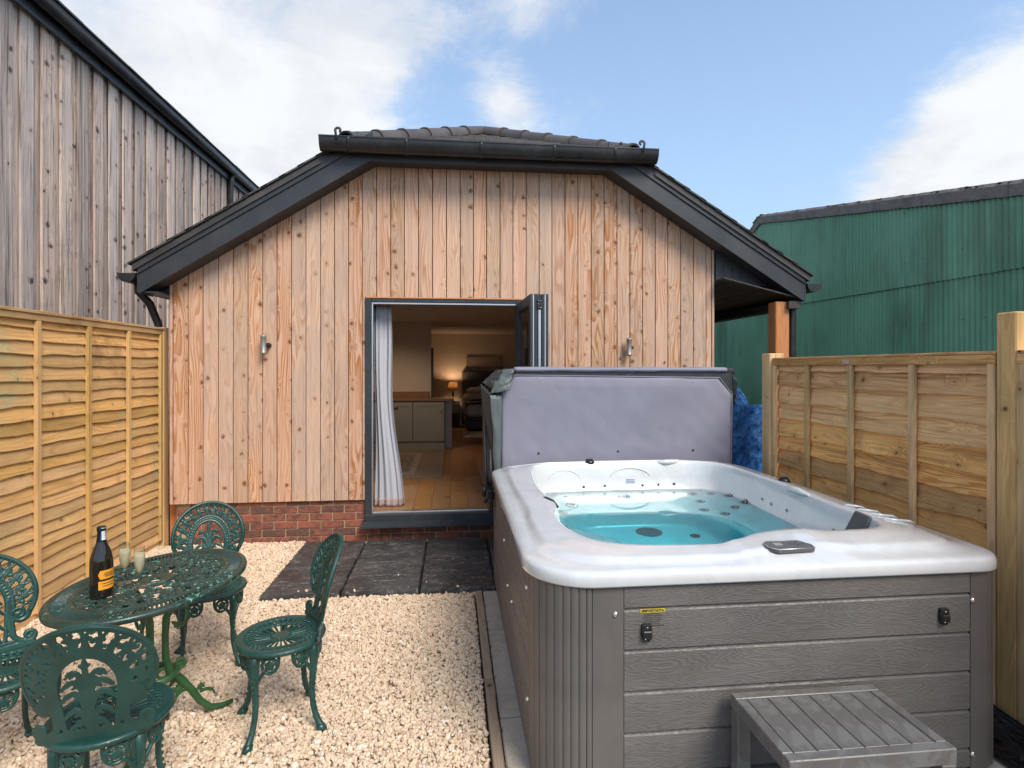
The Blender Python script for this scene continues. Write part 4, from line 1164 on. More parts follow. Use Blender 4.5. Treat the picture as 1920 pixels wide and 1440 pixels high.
def ray_r(poly, th, c):
    d = np.array([math.cos(th), math.sin(th)]); best = None
    a = poly-np.array(c); b = np.roll(a, -1, 0)
    for (x1, y1), (x2, y2) in zip(a, b):
        ex, ey = x2-x1, y2-y1; det = d[0]*(-ey)+ex*d[1]
        if abs(det) < 1e-12: continue
        t = (x1*(-ey)+ex*y1)/det; s = (d[0]*y1-d[1]*x1)/det
        if t > 0 and -1e-9 <= s <= 1+1e-9: best = t if best is None else max(best, t)
    return best


def rrect(hx, hy, r, n=14):
    p = []
    rr = r if isinstance(r, tuple) else (r, r, r, r)
    for (sx, sy, a0), r in zip(((1, 1, 0), (-1, 1, 90), (-1, -1, 180), (1, -1, 270)), rr):
        for k in range(n+1):
            a = R(a0+90*k/n); p.append((TC.x+sx*(hx-r)+r*math.cos(a), TC.y+sy*(hy-r)+r*math.sin(a)))
    return np.array(p)


INNER = chaikin([(.585, 4.22), (.68, 4.38), (1.0, 4.41), (1.4, 4.42), (1.85, 4.41), (2.05, 4.36), (2.15, 4.2), (2.17, 3.95), (2.16, 3.43), (2.135, 3.1), (2.135, 2.86), (2.125, 2.62), (2.03, 2.465), (1.74, 2.445),
                 (1.52, 2.46), (1.37, 2.44), (1.28, 2.37), (1.15, 2.325), (.94, 2.32), (.74, 2.35), (.60, 2.46), (.535, 2.66), (.525, 2.92), (.57, 3.04), (.575, 3.22), (.545, 3.34), (.545, 3.8)], 2)
WELL = chaikin([(.78, 3.95), (1.35, 3.98), (1.75, 3.9), (1.85, 3.5), (1.80, 3.0), (1.72, 2.75), (1.45, 2.68), (1.2, 2.62), (.9, 2.62), (.80, 2.8), (1.02, 3.15), (.98, 3.45), (.74, 3.62)], 2)
OUTER = rrect(THX, THY, (.24, .24, .27, .15))
NT = 260
TH = [2*math.pi*k/NT for k in range(NT)]
RO = [ray_r(OUTER, t, TC) for t in TH]; RI = [ray_r(INNER, t, TC) for t in TH]; RW = [ray_r(WELL, t, TC) for t in TH]


def hot_tub():
    T = empty('hot_tub', (TC.x, TC.y, 0), label='large white acrylic hot tub with turquoise water and grey woodgrain side panels', cat='hot tub')
    def ring(rf, z): return [(TC.x+math.cos(t)*rf(k), TC.y+math.sin(t)*rf(k), z(k) if callable(z) else z) for k, t in enumerate(TH)]
    mixr = lambda f: (lambda k: RO[k]*(1-f)+RI[k]*f)
    ins = lambda d: (lambda k: RI[k]-d)
    wl = lambda d: (lambda k: min(RW[k]-d, RI[k]-.10-d))
    fr_ = lambda f: (lambda k: RI[k]-.052-f*(RI[k]-.052-wl(0)(k)))
    def sm(a, b, x): x = min(1, max(0, (x-a)/(b-a))); return x*x*(3-2*x)
    # small lifts of the rim: raised panel pad at the front, waves along the sides
    def rz(base, amp=1.):
        def f(k):
            t = TH[k]; x, y = math.cos(t), math.sin(t)
            pad = math.exp(-((t-R(286))/R(10))**2)
            return base+amp*(.010*pad+.004*math.sin(6*t+1))
        return f
    _ring = ring
    def ss_(a, b, x): x = min(1, max(0, (x-a)/(b-a))); return x*x*(3-2*x)
    def ring(rf, z):
        out = []
        for (x, y, q) in _ring(rf, z):
            if q > .89: q += .011*ss_(1.16, 1.23, x)*ss_(1.74, 1.60, x)*ss_(2.135, 2.165, y)*ss_(2.47, 2.44, y)
            out.append((x, y, q))
        return out
    rings = [ring(lambda k: RO[k]-.03, .835), ring(lambda k: RO[k]-.004, .832), ring(lambda k: RO[k], .838), ring(lambda k: RO[k]-.003, .872), ring(lambda k: RO[k]-.008, .882), ring(lambda k: RO[k]-.018, .888), ring(lambda k: RO[k]-.040, .891), ring(lambda k: RO[k]-.075, .894),
             ring(mixr(.38), rz(.899, .5)), ring(mixr(.41), rz(.908, .5)), ring(mixr(.52), rz(.911, .5)), ring(mixr(.62), rz(.913, .7)), ring(mixr(.76), rz(.916)), ring(mixr(.88), rz(.919)), ring(ins(-.012), rz(.919)), ring(ins(.000), rz(.915)), ring(ins(.008), rz(.900, .6)),
             ring(ins(.020), lambda k: .86+.008*math.sin(8*TH[k])), ring(ins(.034), .80), ring(ins(.052), .70), ring(fr_(.28), .61), ring(fr_(.48), .54), ring(fr_(.66), .49), ring(fr_(.80), .468), ring(fr_(.92), .455),
             ring(wl(0), .446), ring(wl(.012), .425), ring(wl(.03), .30), ring(wl(.045), .20), ring(wl(.07), .165), ring(wl(.12), .155)]
    rings.append([(TC.x+(p[0]-TC.x)*.4, TC.y+(p[1]-TC.y)*.4, .152) for p in rings[-1]])
    mb = MB(); mb.loft(rings, cap1=True); sh = build('acrylic_shell', mb, M['acrylic'], T)
    # water body: top sheet plus walls that follow the basin a little outside it
    wr = [ring(lambda k: .02, .706), ring(ins(.040), .706), ring(ins(.040), .60), ring(ins(.040), .135), ring(lambda k: .02, .135)]
    mb = MB(); mb.loft(wr, cap0=True, cap1=True, sm=False); build('water', mb, M['water'], T)
    # jets on the walls, under and above the water
    def wall_at(x, y, z):
        """point and outward normal on the basin wall nearest to (x,y) at height z"""
        t0 = math.atan2(y-TC.y, x-TC.x) % (2*math.pi); gap = np.interp(t0, TH, RI)-.052-np.interp(t0, TH, [wl(0)(k) for k in range(NT)])
        prof = [(.915, .0), (.90, .008), (.86, .02), (.80, .034), (.70, .052), (.61, .052+.28*gap), (.54, .052+.48*gap), (.49, .052+.66*gap)]
        zz = [p[0] for p in prof][::-1]; dd = [p[1] for p in prof][::-1]
        d = float(np.interp(z, zz, dd)); t = math.atan2(y-TC.y, x-TC.x) % (2*math.pi); r = np.interp(t, TH+[2*math.pi], RI+[RI[0]])-d
        e = .02; r2 = np.interp((t+e) % (2*math.pi), TH+[2*math.pi], RI+[RI[0]])-d
        p = Vector((TC.x+r*math.cos(t), TC.y+r*math.sin(t), z)); p2 = Vector((TC.x+r2*math.cos(t+e), TC.y+r2*math.sin(t+e), z))
        tg = (p2-p).normalized(); n = Vector((0, 0, 1)).cross(tg)
        if n.dot(Vector((TC.x, TC.y, z))-p) < 0: n = -n
        sl = (float(np.interp(z-.02, zz, dd))-float(np.interp(z+.02, zz, dd)))/.04
        n = (n+Vector((0, 0, sl))).normalized()
        return p, n
    def disk_set(p, n, prof, nn=18):
        q = n.to_track_quat('Z', 'Y'); mb = MB(); rings = []
        for r, h in prof: rings.append([p+q @ Vector((r*math.cos(a), r*math.sin(a), h)) for a in (2*math.pi*i/nn for i in range(nn))])
        mb.loft(rings, cap0=True, cap1=True); return mb
    def jet(p, n, r):
        n = Vector(n).normalized(); p = Vector(p)+n*.007
        r *= 1.12; j = autosmooth(build('jet', disk_set(p, n, [(r, -.01), (r, .004), (r*.92, .008), (r*.74, .008), (r*.70, .003)]), M['jetgrey'], T), 40)
        build('ring', disk_set(p, n, [(r*.80, .007), (r*.80, .0095), (r*.66, .0095), (r*.64, .007)]), M['steel'], j)
        build('nozzle', disk_set(p, n, [(r*.58, 0), (r*.58, .008), (r*.5, .0105), (r*.46, .012), (r*.2, .013)]), M['black'], j)
    for x, y, z, nx, ny, nz, r in ((.68, 4.22, .635, .25, -.6, .75, .028), (.876, 4.259, .627, .06, -.63, .78, .028), (.882, 4.114, .513, .15, -.54, .83, .044), (.77, 3.95, .470, .3, -.3, .9, .042), (1.323, 4.241, .599, 0, -.66, .75, .042),
                                   (1.879, 4.239, .629, -.17, -.51, .84, .034), (2.011, 4.211, .660, -.39, -.35, .85, .034), (2.096, 4.087, .683, -.64, -.10, .77, .034), (2.106, 3.876, .689, -.74, .04, .67, .034), (1.871, 4.086, .540, -.33, -.38, .86, .032),
                                   (2.017, 3.839, .595, -.74, 0, .67, .034), (1.820, 3.913, .472, -.27, -.15, .95, .034), (1.914, 3.778, .493, -.63, -.07, .78, .034)):
        jet((x, y, z), (nx, ny, nz), r)
    for x, y, z, r in ((2.05, 3.10, .66, .040), (2.06, 2.85, .62, .034), (.545, 3.5, .62, .034)):
        p, n = wall_at(x, y, z); jet(p, n, r)
    for x, y, z in ((1.017, 4.42, .735), (1.2, 4.42, .738), (1.526, 4.42, .735), (1.663, 4.42, .738), (1.80, 4.42, .742), (2.15, 3.68, .775), (2.12, 3.55, .768), (2.10, 3.36, .774), (2.06, 2.92, .78)):
        p, n = wall_at(x, y, z); a_ = autosmooth(build('air_jet', disk_set(p, n, [(.012, -.005), (.012, .003), (.010, .005)], 12), M['steel'], T), 40)
        build('hole', disk_set(p+n*.005, n, [(.008, -.002), (.008, .0008)], 10), M['black'], a_)
    build('drain_cover', disk_set(Vector((1.351, 3.76, .155)), Vector((0, 0, 1)), [(.09, 0), (.09, .012), (.075, .02), (.02, .022)], 28), M['pillow'], T)
    build('drain_cover', disk_set(Vector((1.631, 3.64, .155)), Vector((0, 0, 1)), [(.035, 0), (.035, .012), (.02, .016)], 18), M['black'], T)
    # raised mouldings of the shell
    def ridge(pts, r, fl=1.): build('moulding', MB().tube(pts, r, 10, True, fl), M['acrylic'], sh)
    def wallarc(xc, w, z0, z1, n=18):
        out = []
        for i in range(n+1):
            a = math.pi*i/n; x = xc-w*math.cos(a); z = z0+(z1-z0)*math.sin(a); p, nn = wall_at(x, 4.42, z); out.append(p+nn*.0005)
        return out
    ridge(wallarc(1.42, .17, .80, .872), [.001]+[.003, .005]+[.006]*13+[.005, .003]+[.001]); ridge(wallarc(.85, .14, .80, .868), [.001]+[.003, .004]+[.005]*13+[.004, .003]+[.001])
    for k in range(4):
        y = 2.58+k*.095; x1 = 2.285-k*.012
        ridge([(2.150, y+.03, .914), (2.17, y+.025, .921), (2.21, y+.012, .917), (x1-.01, y, .914), (x1+.01, y-.005, .905)], [.003, .007, .007, .006, .002], 1.)
    ridge([(.42, 4.36, .906), (.75, 4.44, .914), (1.2, 4.455, .916), (1.8, 4.45, .916), (2.16, 4.40, .908)], [.003, .010, .010, .010, .003], 1.6)
    ridge([(1.62, 4.43, .905), (1.72, 4.40, .915), (1.83, 4.42, .912), (1.9, 4.44, .905)], [.004, .022, .020, .004], 1.)
    ridge([(2.145, 3.16, .905), (2.12, 3.24, .920), (2.12, 3.34, .918), (2.15, 3.42, .905)], [.004, .022, .022, .004], 1.)
    # head cushion, handles, diverter knobs
    q = MB(); q.loft([[(2.115+dx, 2.63+dy, .925), (2.135+dx, 2.76+dy, .925), (2.10+dx, 2.80+dy, .80), (2.07+dx, 2.66+dy, .77)] for dx, dy in ((0, 0), (-.012, .0), (-.02, .0))][::1], cap0=True, cap1=True)
    build('head_cushion', q, M['pillow'], T, bevel=.006)
    q = MB(); q.tube([(.515, 3.29, .908), (.54, 3.23, .917), (.565, 3.16, .915), (.585, 3.10, .900)], [.006, .013, .014, .007], 10); build('handle', q, M['black'], T)
    for x, y in ((1.10, 4.445), (2.225, 3.57)):
        k = autosmooth(build('diverter_knob', disk_set(Vector((x, y, .905)), Vector((0, 0, 1)), [(.040, 0), (.040, .012), (.033, .026), (.026, .031), (.018, .032)], 20), M['black'], T), 40)
        build('grip', MB().cbox(x-.028, x+.028, y-.007, y+.007, .936, .945, .003), M['frame'], k)
    # control panel
    cp = MB(); cp.prism([(1.315, 2.225), (1.34, 2.185), (1.505, 2.195), (1.515, 2.235), (1.49, 2.295), (1.345, 2.295), (1.325, 2.275)], 'z', .912, .9305)
    cpo = build('control_panel', cp, M['pillow'], T, bevel=.003)
    build('panel_rim', MB().tube([(1.315, 2.225, .929), (1.34, 2.185, .929), (1.505, 2.195, .929), (1.515, 2.235, .929), (1.49, 2.295, .929), (1.345, 2.295, .929), (1.325, 2.275, .929), (1.315, 2.225, .929)], .0025, 6), M['alu'], cpo)
    build('display', MB().cbox(1.355, 1.390, 2.235, 2.265, .9305, .932, .0005), M['scr'], cpo)
    for x, y in ((1.43, 2.25), (1.46, 2.262), (1.455, 2.235), (1.485, 2.25)): build('button', MB().lathe([(.005, .9305), (.005, .9315), (.003, .932)], 12, (x, y, 0)), M['frame'], cpo)
    # wave mark and small print on the shell
    for k in range(3):
        pts = []
        for i in range(25):
            x = 1.385+.075*i/24; z = .782-.012*k+.002*math.sin(i*.9); p, n = wall_at(x, 4.42, z); pts.append(p+n*.001)
        build('wave_mark', MB().tube(pts, .0024, 5), M['blue'], T)
    for k in range(3):
        build('printed_mark', MB().box(2.165, 2.205, 2.828-.012*k, 2.834-.012*k, .9215, .9225), M['frame'], T)
    # --- cladding
    Yf, Xl, Xr = 2.125, .322, 2.322
    zs = [.834, .741, .578, .416, .254, .092, .012]
    cor = [(Xl+.03, 4.46), (Xl+.03, 2.36), (.54, Yf+.03), (Xr-.13, Yf+.03), (Xr-.03, 2.25), (Xr-.03, 4.46)]
    build('cabinet_core', MB().loft([[(x, y, .0) for x, y in cor], [(x, y, .83) for x, y in cor]], cap0=True, sm=False), M['rubber'], T, solid=.01)
    fp = build('front_panel', MB().box(.662, 2.148, Yf+.018, Yf+.028, .005, .832), M['trim'], T)
    sp = build('side_panel', MB().box(Xl+.018, Xl+.028, 2.37, 4.45, .005, .832), M['trim'], T)
    rp = build('side_panel', MB().box(Xr-.028, Xr-.018, 2.28, 4.45, .005, .832), M['trim'], T)
    for a, b in zip(zs, zs[1:]):
        mb = MB(); prof = [(Yf, b+.004), (Yf, a-.014), (Yf+.004, a-.009), (Yf+.010, a-.006), (Yf+.012, a-.001), (Yf+.017, a-.001), (Yf+.017, b+.001), (Yf+.004, b+.001)]
        mb.prism(prof, 'x', .664, 2.146); build('plank', mb, M['clad'], fp)
        pr = [(p-Yf, z) for p, z in prof]
        build('plank', MB().prism([(Xl+p, z) for p, z in pr], 'y', 2.37, 4.44), M['clad'], sp)
        build('plank', MB().prism([(Xr-p, z) for p, z in pr], 'y', 2.30, 4.44), M['clad'], rp)
    def corner(path, n, name='corner_post'):
        """vertical slats with dark grooves following a plan path"""
        path = [Vector(p) for p in path]; Ls = [0]
        for a, b in zip(path, path[1:]): Ls.append(Ls[-1]+(b-a).length)
        def at(s):
            s = min(max(s, 0), Ls[-1])
            for i in range(len(path)-1):
                if s <= Ls[i+1] or i == len(path)-2:
                    f = (s-Ls[i])/(Ls[i+1]-Ls[i]); return path[i].lerp(path[i+1], f), (path[i+1]-path[i]).normalized()
        ctr = Vector((TC.x, TC.y))
        cnr = MB(); r0 = []; r1 = []
        for i in range(25):
            p, t = at(Ls[-1]*i/24); nn = Vector((t.y, -t.x)); nn = nn if nn.dot(p-ctr) > 0 else -nn
            r0.append(p-nn*.010); r1.append(p-nn*.02)
        cnr.loft([[(p.x, p.y, .005) for p in r0], [(p.x, p.y, .832) for p in r0]], closed=False)
        base = build(name, cnr, M['rubber'], T, solid=.004)
        bounds = n
        for s0, s1 in bounds:
            mb = MB(); rings = []
            ss_ = np.linspace(s0+.0015, s1-.0015, 4)
            front = []; back = []
            for q, s in enumerate(ss_):
                p, t = at(s); nn = Vector((t.y, -t.x)); nn = nn if nn.dot(p-ctr) > 0 else -nn
                front.append(p-nn*(.002 if q in (0, 3) else 0)); back.append(p-nn*.011)
            loop = front+back[::-1]
            mb.loft([[(p.x, p.y, z) for p in loop] for z in (.006, .832)], cap0=True, cap1=True, sm=False); build('slat', mb, M['trim'], base)
    arc = [(Xl, 2.368)]+[(Xl+.20-.20*math.cos(a), Yf+.20-.20*math.sin(a)) for a in np.linspace(0, math.pi/2, 12)]+[(.662, Yf)]
    tot = .043+.314+.144
    sl = [0, .012, .034, .064, .100, .138, .178, .218, .256, .288, .320, .350, .372, .430, tot-.028, tot]
    corner(arc, [(a, b) for a, b in zip(sl[:13], sl[1:13])]+[(.372, tot)])
    arc = [(2.150, Yf)]+[(Xr-.11+.11*math.sin(a), Yf+.11-.11*math.cos(a)) for a in np.linspace(0, math.pi/2, 8)]+[(Xr, 2.30)]
    corner(arc, [(0, .115), (.118, .165), (.168, .21), (.213, .31)])
    # bolts
    for x, z in ((.629, .722), (.629, .07), (2.158, .711), (2.158, .068)):
        autosmooth(build('bolt', MB().lathe([(.0115, -.002), (.0115, .002), (.009, .006), (.004, .0085), (.0005, .009)], 16, (x, Yf-.0005, z), ax='y'), M['chrome'], T), 50)
    for y, z in ((2.43, .72), (3.05, .40), (2.40, .25), (3.5, .60), (4.38, .71), (3.28, .40)):
        autosmooth(build('bolt', MB().lathe([(.0105, -.002), (.0105, .003), (.006, .008), (.0005, .010)], 14, (Xl-.0005, y, z), ax='-x'), M['chrome'], T), 50)
    # cover latches
    for x, z in ((.752, .645), (2.022, .650)):
        l = MB(); l.prism([(x-.020, z+.034), (x-.022, z-.012), (x-.014, z-.030), (x+.010, z-.034), (x+.018, z-.018), (x+.021, z+.008), (x+.017, z+.036), (x-.015, z+.037)], 'y', Yf-.014, Yf+.001)
        lo = build('latch', l, M['black'], T, bevel=.003)
        build('latch_lid', MB().cbox(x-.018, x+.018, Yf-.022, Yf-.014, z-.020, z+.012, .004), M['black'], lo)
        build('screw', MB().lathe([(.0045, 0), (.003, .002)], 10, (x, Yf-.0145, z+.024), ax='y').lathe([(.0035, 0), (.002, .002)], 10, (x-.010, Yf-.0225, z-.016), ax='y'), M['chrome'], lo)
    # printed notice above the left latch
    nt = build('warning_print', MB().box(.728, .828, Yf-.0012, Yf-.0004, .722, .7375), M['yellow'], T)
    me = text_mesh('IMPORTANT', .0135); me.transform(Matrix.Rotation(R(90), 4, 'X')); link('lettering', me, M['darkprint'], nt, (.776, Yf-.002, .7297))
    for x in (.737, .819):
        build('warning_triangle', MB().prism([(x-.005, .7255), (x+.005, .7255), (x, .735)], 'y', Yf-.002, Yf-.0012), M['darkprint'], nt)
    rg = random.Random(2)
    for k in range(7):
        z = .717-.0078*k; a = .735+rg.uniform(0, .01); b = .822-rg.uniform(0, .016)
        if k == 6: a, b = .752, .825
        mb = MB(); x = a
        while x < b: w = rg.uniform(.004, .010); mb.box(x, min(x+w, b), Yf-.0010, Yf-.0004, z-.0014, z+.0014); x += w+.002
        build('printed_line', mb, M['darkprint'], nt)
    return T


hot_tub()


def cover():
    C = empty('tub_cover', (1.37, 4.62, .6), label='folded lilac-grey hot tub cover with charcoal edges standing upright behind the tub', cat='tub cover')
    X0, X1, Z0, Z1 = .372, 2.392, .60, 1.668
    def wr(x, z, s=0): return .006*mnoise.noise(Vector((x*2.5, z*3.2, s)))+.004*mnoise.noise(Vector((x*7+z*6, z*5-x*3, s+4)))
    # two foam halves in charcoal vinyl
    for y0, y1 in ((4.575, 4.640), (4.655, 4.735)):
        rings = []
        for f, (y) in ((.985, y0), (1., y0+.008), (1., y1-.008), (.985, y1)):
            xc, zc = (X0+X1)/2, (Z0+Z1)/2; r = []
            for p in rrect(1, 1, .06): 
                u = (p[0]-TC.x); v = (p[1]-TC.y); r.append((xc+u*(X1-X0)/2*f, y, zc+v*(Z1-Z0)/2*f))
            rings.append(r)
        build('foam_half', MB().loft(rings, cap0=True, cap1=True), M['vinyl'], C)
    # lilac lining with clipped corners, slightly domed and wrinkled
    poly = [(.392, .62), (2.365, .62), (2.372, 1.46), (2.262, 1.598), (.508, 1.622), (.400, 1.47)]
    def inside(x, z):
        n = len(poly); c = False
        for i in range(n):
            x1, z1 = poly[i]; x2, z2 = poly[(i+1) % n]
            if (z1 > z) != (z2 > z) and x < (x2-x1)*(z-z1)/(z2-z1)+x1: c = not c
        return c
    mb = MB(); n, mrows = 90, 46
    def edge(v):
        z = .62+(1.622-.62)*v; xl = .394 if z < 1.47 else .400+(.508-.400)*(z-1.47)/(1.622-1.47); xr = 2.368 if z < 1.46 else 2.372-(2.372-2.262)*min(1, (z-1.46)/(1.598-1.46))
        return z, xl, xr
    def fn(u, v):
        z, xl, xr = edge(v); x = xl+(xr-xl)*u; zz = z-.024*u*(v > .97)*0-.022*u*v*v
        e = min(1, 12*u, 12*(1-u), 12*(1-v)); r = x-1.9+1.2*(z-1.2)
        fold = .006*math.sin(27*(r)+2.2*mnoise.noise(Vector((x*3, z*3, 2))))*(.5+mnoise.noise(Vector((x*5, z*4, 7))))*max(0, min(1, (x-1.75)*2.5))*(1 if x > 1.7 else 0)
        return (x, 4.575-.004-.016*e**.5-wr(x, z)-fold*.45, zz)
    build('lining_panel', mb.grid(fn, n, mrows), M['lilac'], C, solid=.002)
    pp = [(x, 4.556, z) for x, z in poly]
    build('piping', MB().tube([(x, 4.563, z) for x, z in poly], .0045, 6), M['lilac'], C)
    def strip(u, v):
        a = math.pi*(v-.5)*1.0; x = .50+(2.325-.50)*u; return (x, 4.60-.045*math.cos(a)*1.0, 1.668+.020*math.sin(a)-.004*u+.004*mnoise.noise(Vector((x*4, v*3, 9))))
    build('top_strip', MB().grid(strip, 60, 10), M['lilac'], C, solid=.004)
    build('top_roll', MB().tube([(.42, 4.60, 1.655), (.9, 4.60, 1.652), (1.6, 4.60, 1.655), (2.40, 4.60, 1.652)], [.02, .028, .028, .03], 10), M['vinyl'], C)
    for x, z in ((.70, .98), (1.37, .985), (2.02, .985)): build('drain_eyelet', MB().lathe([(.009, -.004), (.009, .004), (.004, .005)], 12, (x, 4.553, z), ax='y'), M['black'], C)
    for x, z in ((.71, 1.585), (2.03, 1.565)): build('stud', MB().lathe([(.004, -.004), (.004, .003), (.001, .004)], 8, (x, 4.556, z), ax='y'), M['chrome'], C)
    # loose skirt flaps folded over the left end
    def sheet(pts, name, mat, nz=.008, s=0.):
        a, b, c, d = [Vector(p) for p in pts]
        def f(u, v):
            p = a.lerp(b, u).lerp(d.lerp(c, u), v); k = nz*mnoise.noise(Vector((u*3+s, v*4, s)))
            return (p.x+k, p.y-k*1.5-.02*math.sin(math.pi*u)*math.sin(math.pi*v), p.z)
        return build(name, MB().grid(f, 14, 20), mat, C, solid=.004)
    sheet([(.30, 4.52, 1.46), (.40, 4.55, 1.46), (.385, 4.57, .66), (.345, 4.56, .70)], 'skirt_flap', M['vinylg'], .010, 1.)
    sheet([(.30, 4.53, 1.47), (.46, 4.50, 1.50), (.49, 4.54, 1.675), (.37, 4.58, 1.66)], 'skirt_flap', M['vinylg'], .014, 5.)
    sheet([(.225, 4.62, 1.55), (.30, 4.54, 1.48), (.345, 4.58, .72), (.30, 4.68, .70)], 'skirt_flap', M['vinyl'], .012, 9.)
    sheet([(.24, 4.64, 1.56), (.33, 4.54, 1.50), (.40, 4.54, 1.665), (.36, 4.66, 1.665)], 'skirt_flap', M['vinyl'], .010, 13.)
    sheet([(2.385, 4.56, 1.62), (2.43, 4.58, 1.55), (2.44, 4.66, 1.35), (2.39, 4.62, 1.40)], 'skirt_flap', M['vinyl'], .010, 17.)
    # lifting arm and its pivot
    L = empty('cover_lifter', (.30, 4.4, .7), label='black cover lifter arm and pivot bracket at the rear left of the tub', cat='cover lifter')
    build('arm', MB().tube([(.285, 4.50, .72), (.262, 4.56, .85), (.255, 4.62, 1.2), (.262, 4.64, 1.5), (.30, 4.66, 1.60)], .014, 10), M['black'], L)
    build('strut', MB().tube([(.300, 4.44, .74), (.300, 4.53, 1.02)], .009, 8), M['iron'], L)
    build('bracket', MB().cbox(.255, .312, 4.30, 4.50, .64, .74, .012).cbox(.268, .306, 4.26, 4.36, .58, .68, .01), M['black'], L)
    build('pivot', MB().lathe([(.045, 0), (.045, .022), (.02, .03), (.012, .034)], 20, (.257, 4.44, .705), ax='-x'), M['black'], L)
    build('knob', MB().lathe([(.018, 0), (.018, .02), (.006, .026)], 12, (.256, 4.32, .655), ax='-x'), M['iron'], L)


def step():
    S = empty('tub_step', (1.37, 1.89, 0), label='low grey slatted plastic step standing in front of the hot tub', cat='step')
    x0, x1, y0, y1, zt = 1.078, 1.672, 1.70, 2.085, .412
    fr = MB(); t = .040
    build('rail', MB().cbox(x0, x1, y0, y0+t, zt-.055, zt, .003), M['step'], S); build('rail', MB().cbox(x0, x1, y1-t, y1, zt-.055, zt, .003), M['step'], S)
    build('rail', MB().cbox(x0, x0+t, y0+t+.001, y1-t-.001, zt-.055, zt-.0005, .003), M['step'], S); build('rail', MB().cbox(x1-t, x1, y0+t+.001, y1-t-.001, zt-.055, zt-.0005, .003), M['step'], S)
    n = 6; w = (x1-x0-2*t-.004)/n
    for k in range(n): a = x0+t+.002+k*w; build('slat', MB().cbox(a+.0015, a+w-.0015, y0+t+.002, y1-t-.002, zt-.022, zt-.003, .002), M['step'], S)
    for a in (x0, x1-.055):
        for b in (y0, y1-.055): build('leg', MB().cbox(a+.001, a+.054, b+.001, b+.054, -.004, zt-.0555, .003), M['step'], S)
    for b in (y0+.01, y1-.05):
        build('stretcher', MB().cbox(x0+.056, x1-.056, b, b+.04, .05, .10, .003), M['step'], S)
    for a in (x0+.008, x1-.048): build('side_stretcher', MB().cbox(a, a+.04, y0+.056, y1-.056, .05, .10, .003), M['step'], S)
    for y, z in ((y0+.02, zt-.03), (y1-.06, zt-.03), (y1-.06, zt-.045)): build('screw', MB().lathe([(.004, 0), (.0035, .0015)], 8, (x0-.0003, y, z), ax='-x'), M['steel'], S)


def tarp():
    T = empty('tarpaulin', (2.55, 4.9, 0), label='crumpled blue tarpaulin bundle standing between the tub cover and the right fence', cat='tarpaulin')
    def cl(x): return max(0, min(1, x))
    def f(u, v):
        a = 2*math.pi*u; z = -.06+1.74*v
        hw = .14+.05*math.sin(3*v+.6); sh = 1 if v < .8 else 1-((v-.8)/.2)**2*.93
        q = Vector((math.cos(a)*1.4, math.sin(a)*1.4, v*3.6))
        vo = mnoise.voronoi(q*1.3+Vector((3, 1, 2)))[0]; d = .06*mnoise.noise(q*1.6)-.06*(vo[1]-vo[0])+.034*mnoise.ridged_multi_fractal(q*1.5+Vector((7, 3, 1)), 1., 2.1, 3, 1.0, 2.0)-.03
        r = (hw*sh+d*(.4+.6*sh))
        xc = 2.585-.16*cl((v-.62)/.38)**1.2
        return (xc+r*1.15*math.cos(a), 4.88+r*.9*math.sin(a), z-.04*abs(math.cos(a))*v)
    b = build('bundle', MB().grid(f, 64, 64, False), M['tarp'], T)
    def g2(u, v):
        x = 2.40+.36*u; z = .78+.58*v-.34*(1-u)*(1-v)
        d = .03*mnoise.noise(Vector((u*5, v*6, 3)))+.015*mnoise.noise(Vector((u*14, v*12, 9)))
        return (x, 4.66+d-.02*math.sin(math.pi*u), z)
    build('loose_flap', MB().grid(g2, 26, 26, False), M['tarp'], T, solid=.002)


def polythene():
    def f(u, v):
        x = 2.315+.25*u; y = 1.75+2.6*v
        z = .004+.075*u**1.6+.022*math.sin(u*17+1.2*math.sin(v*5))*(1-.3*u)*abs(math.sin(v*3+2))+.02*mnoise.noise(Vector((u*3, y*2.1, 2)))+.010*mnoise.noise(Vector((u*9, y*7, 5)))
        return (x, y, max(z, .0005))
    build('polythene_sheet', MB().grid(f, 46, 150), M['poly'], solid=.001, label='creased black polythene sheet lying between the hot tub and the right fence', cat='plastic sheet')


cover(); step(); tarp(); polythene()


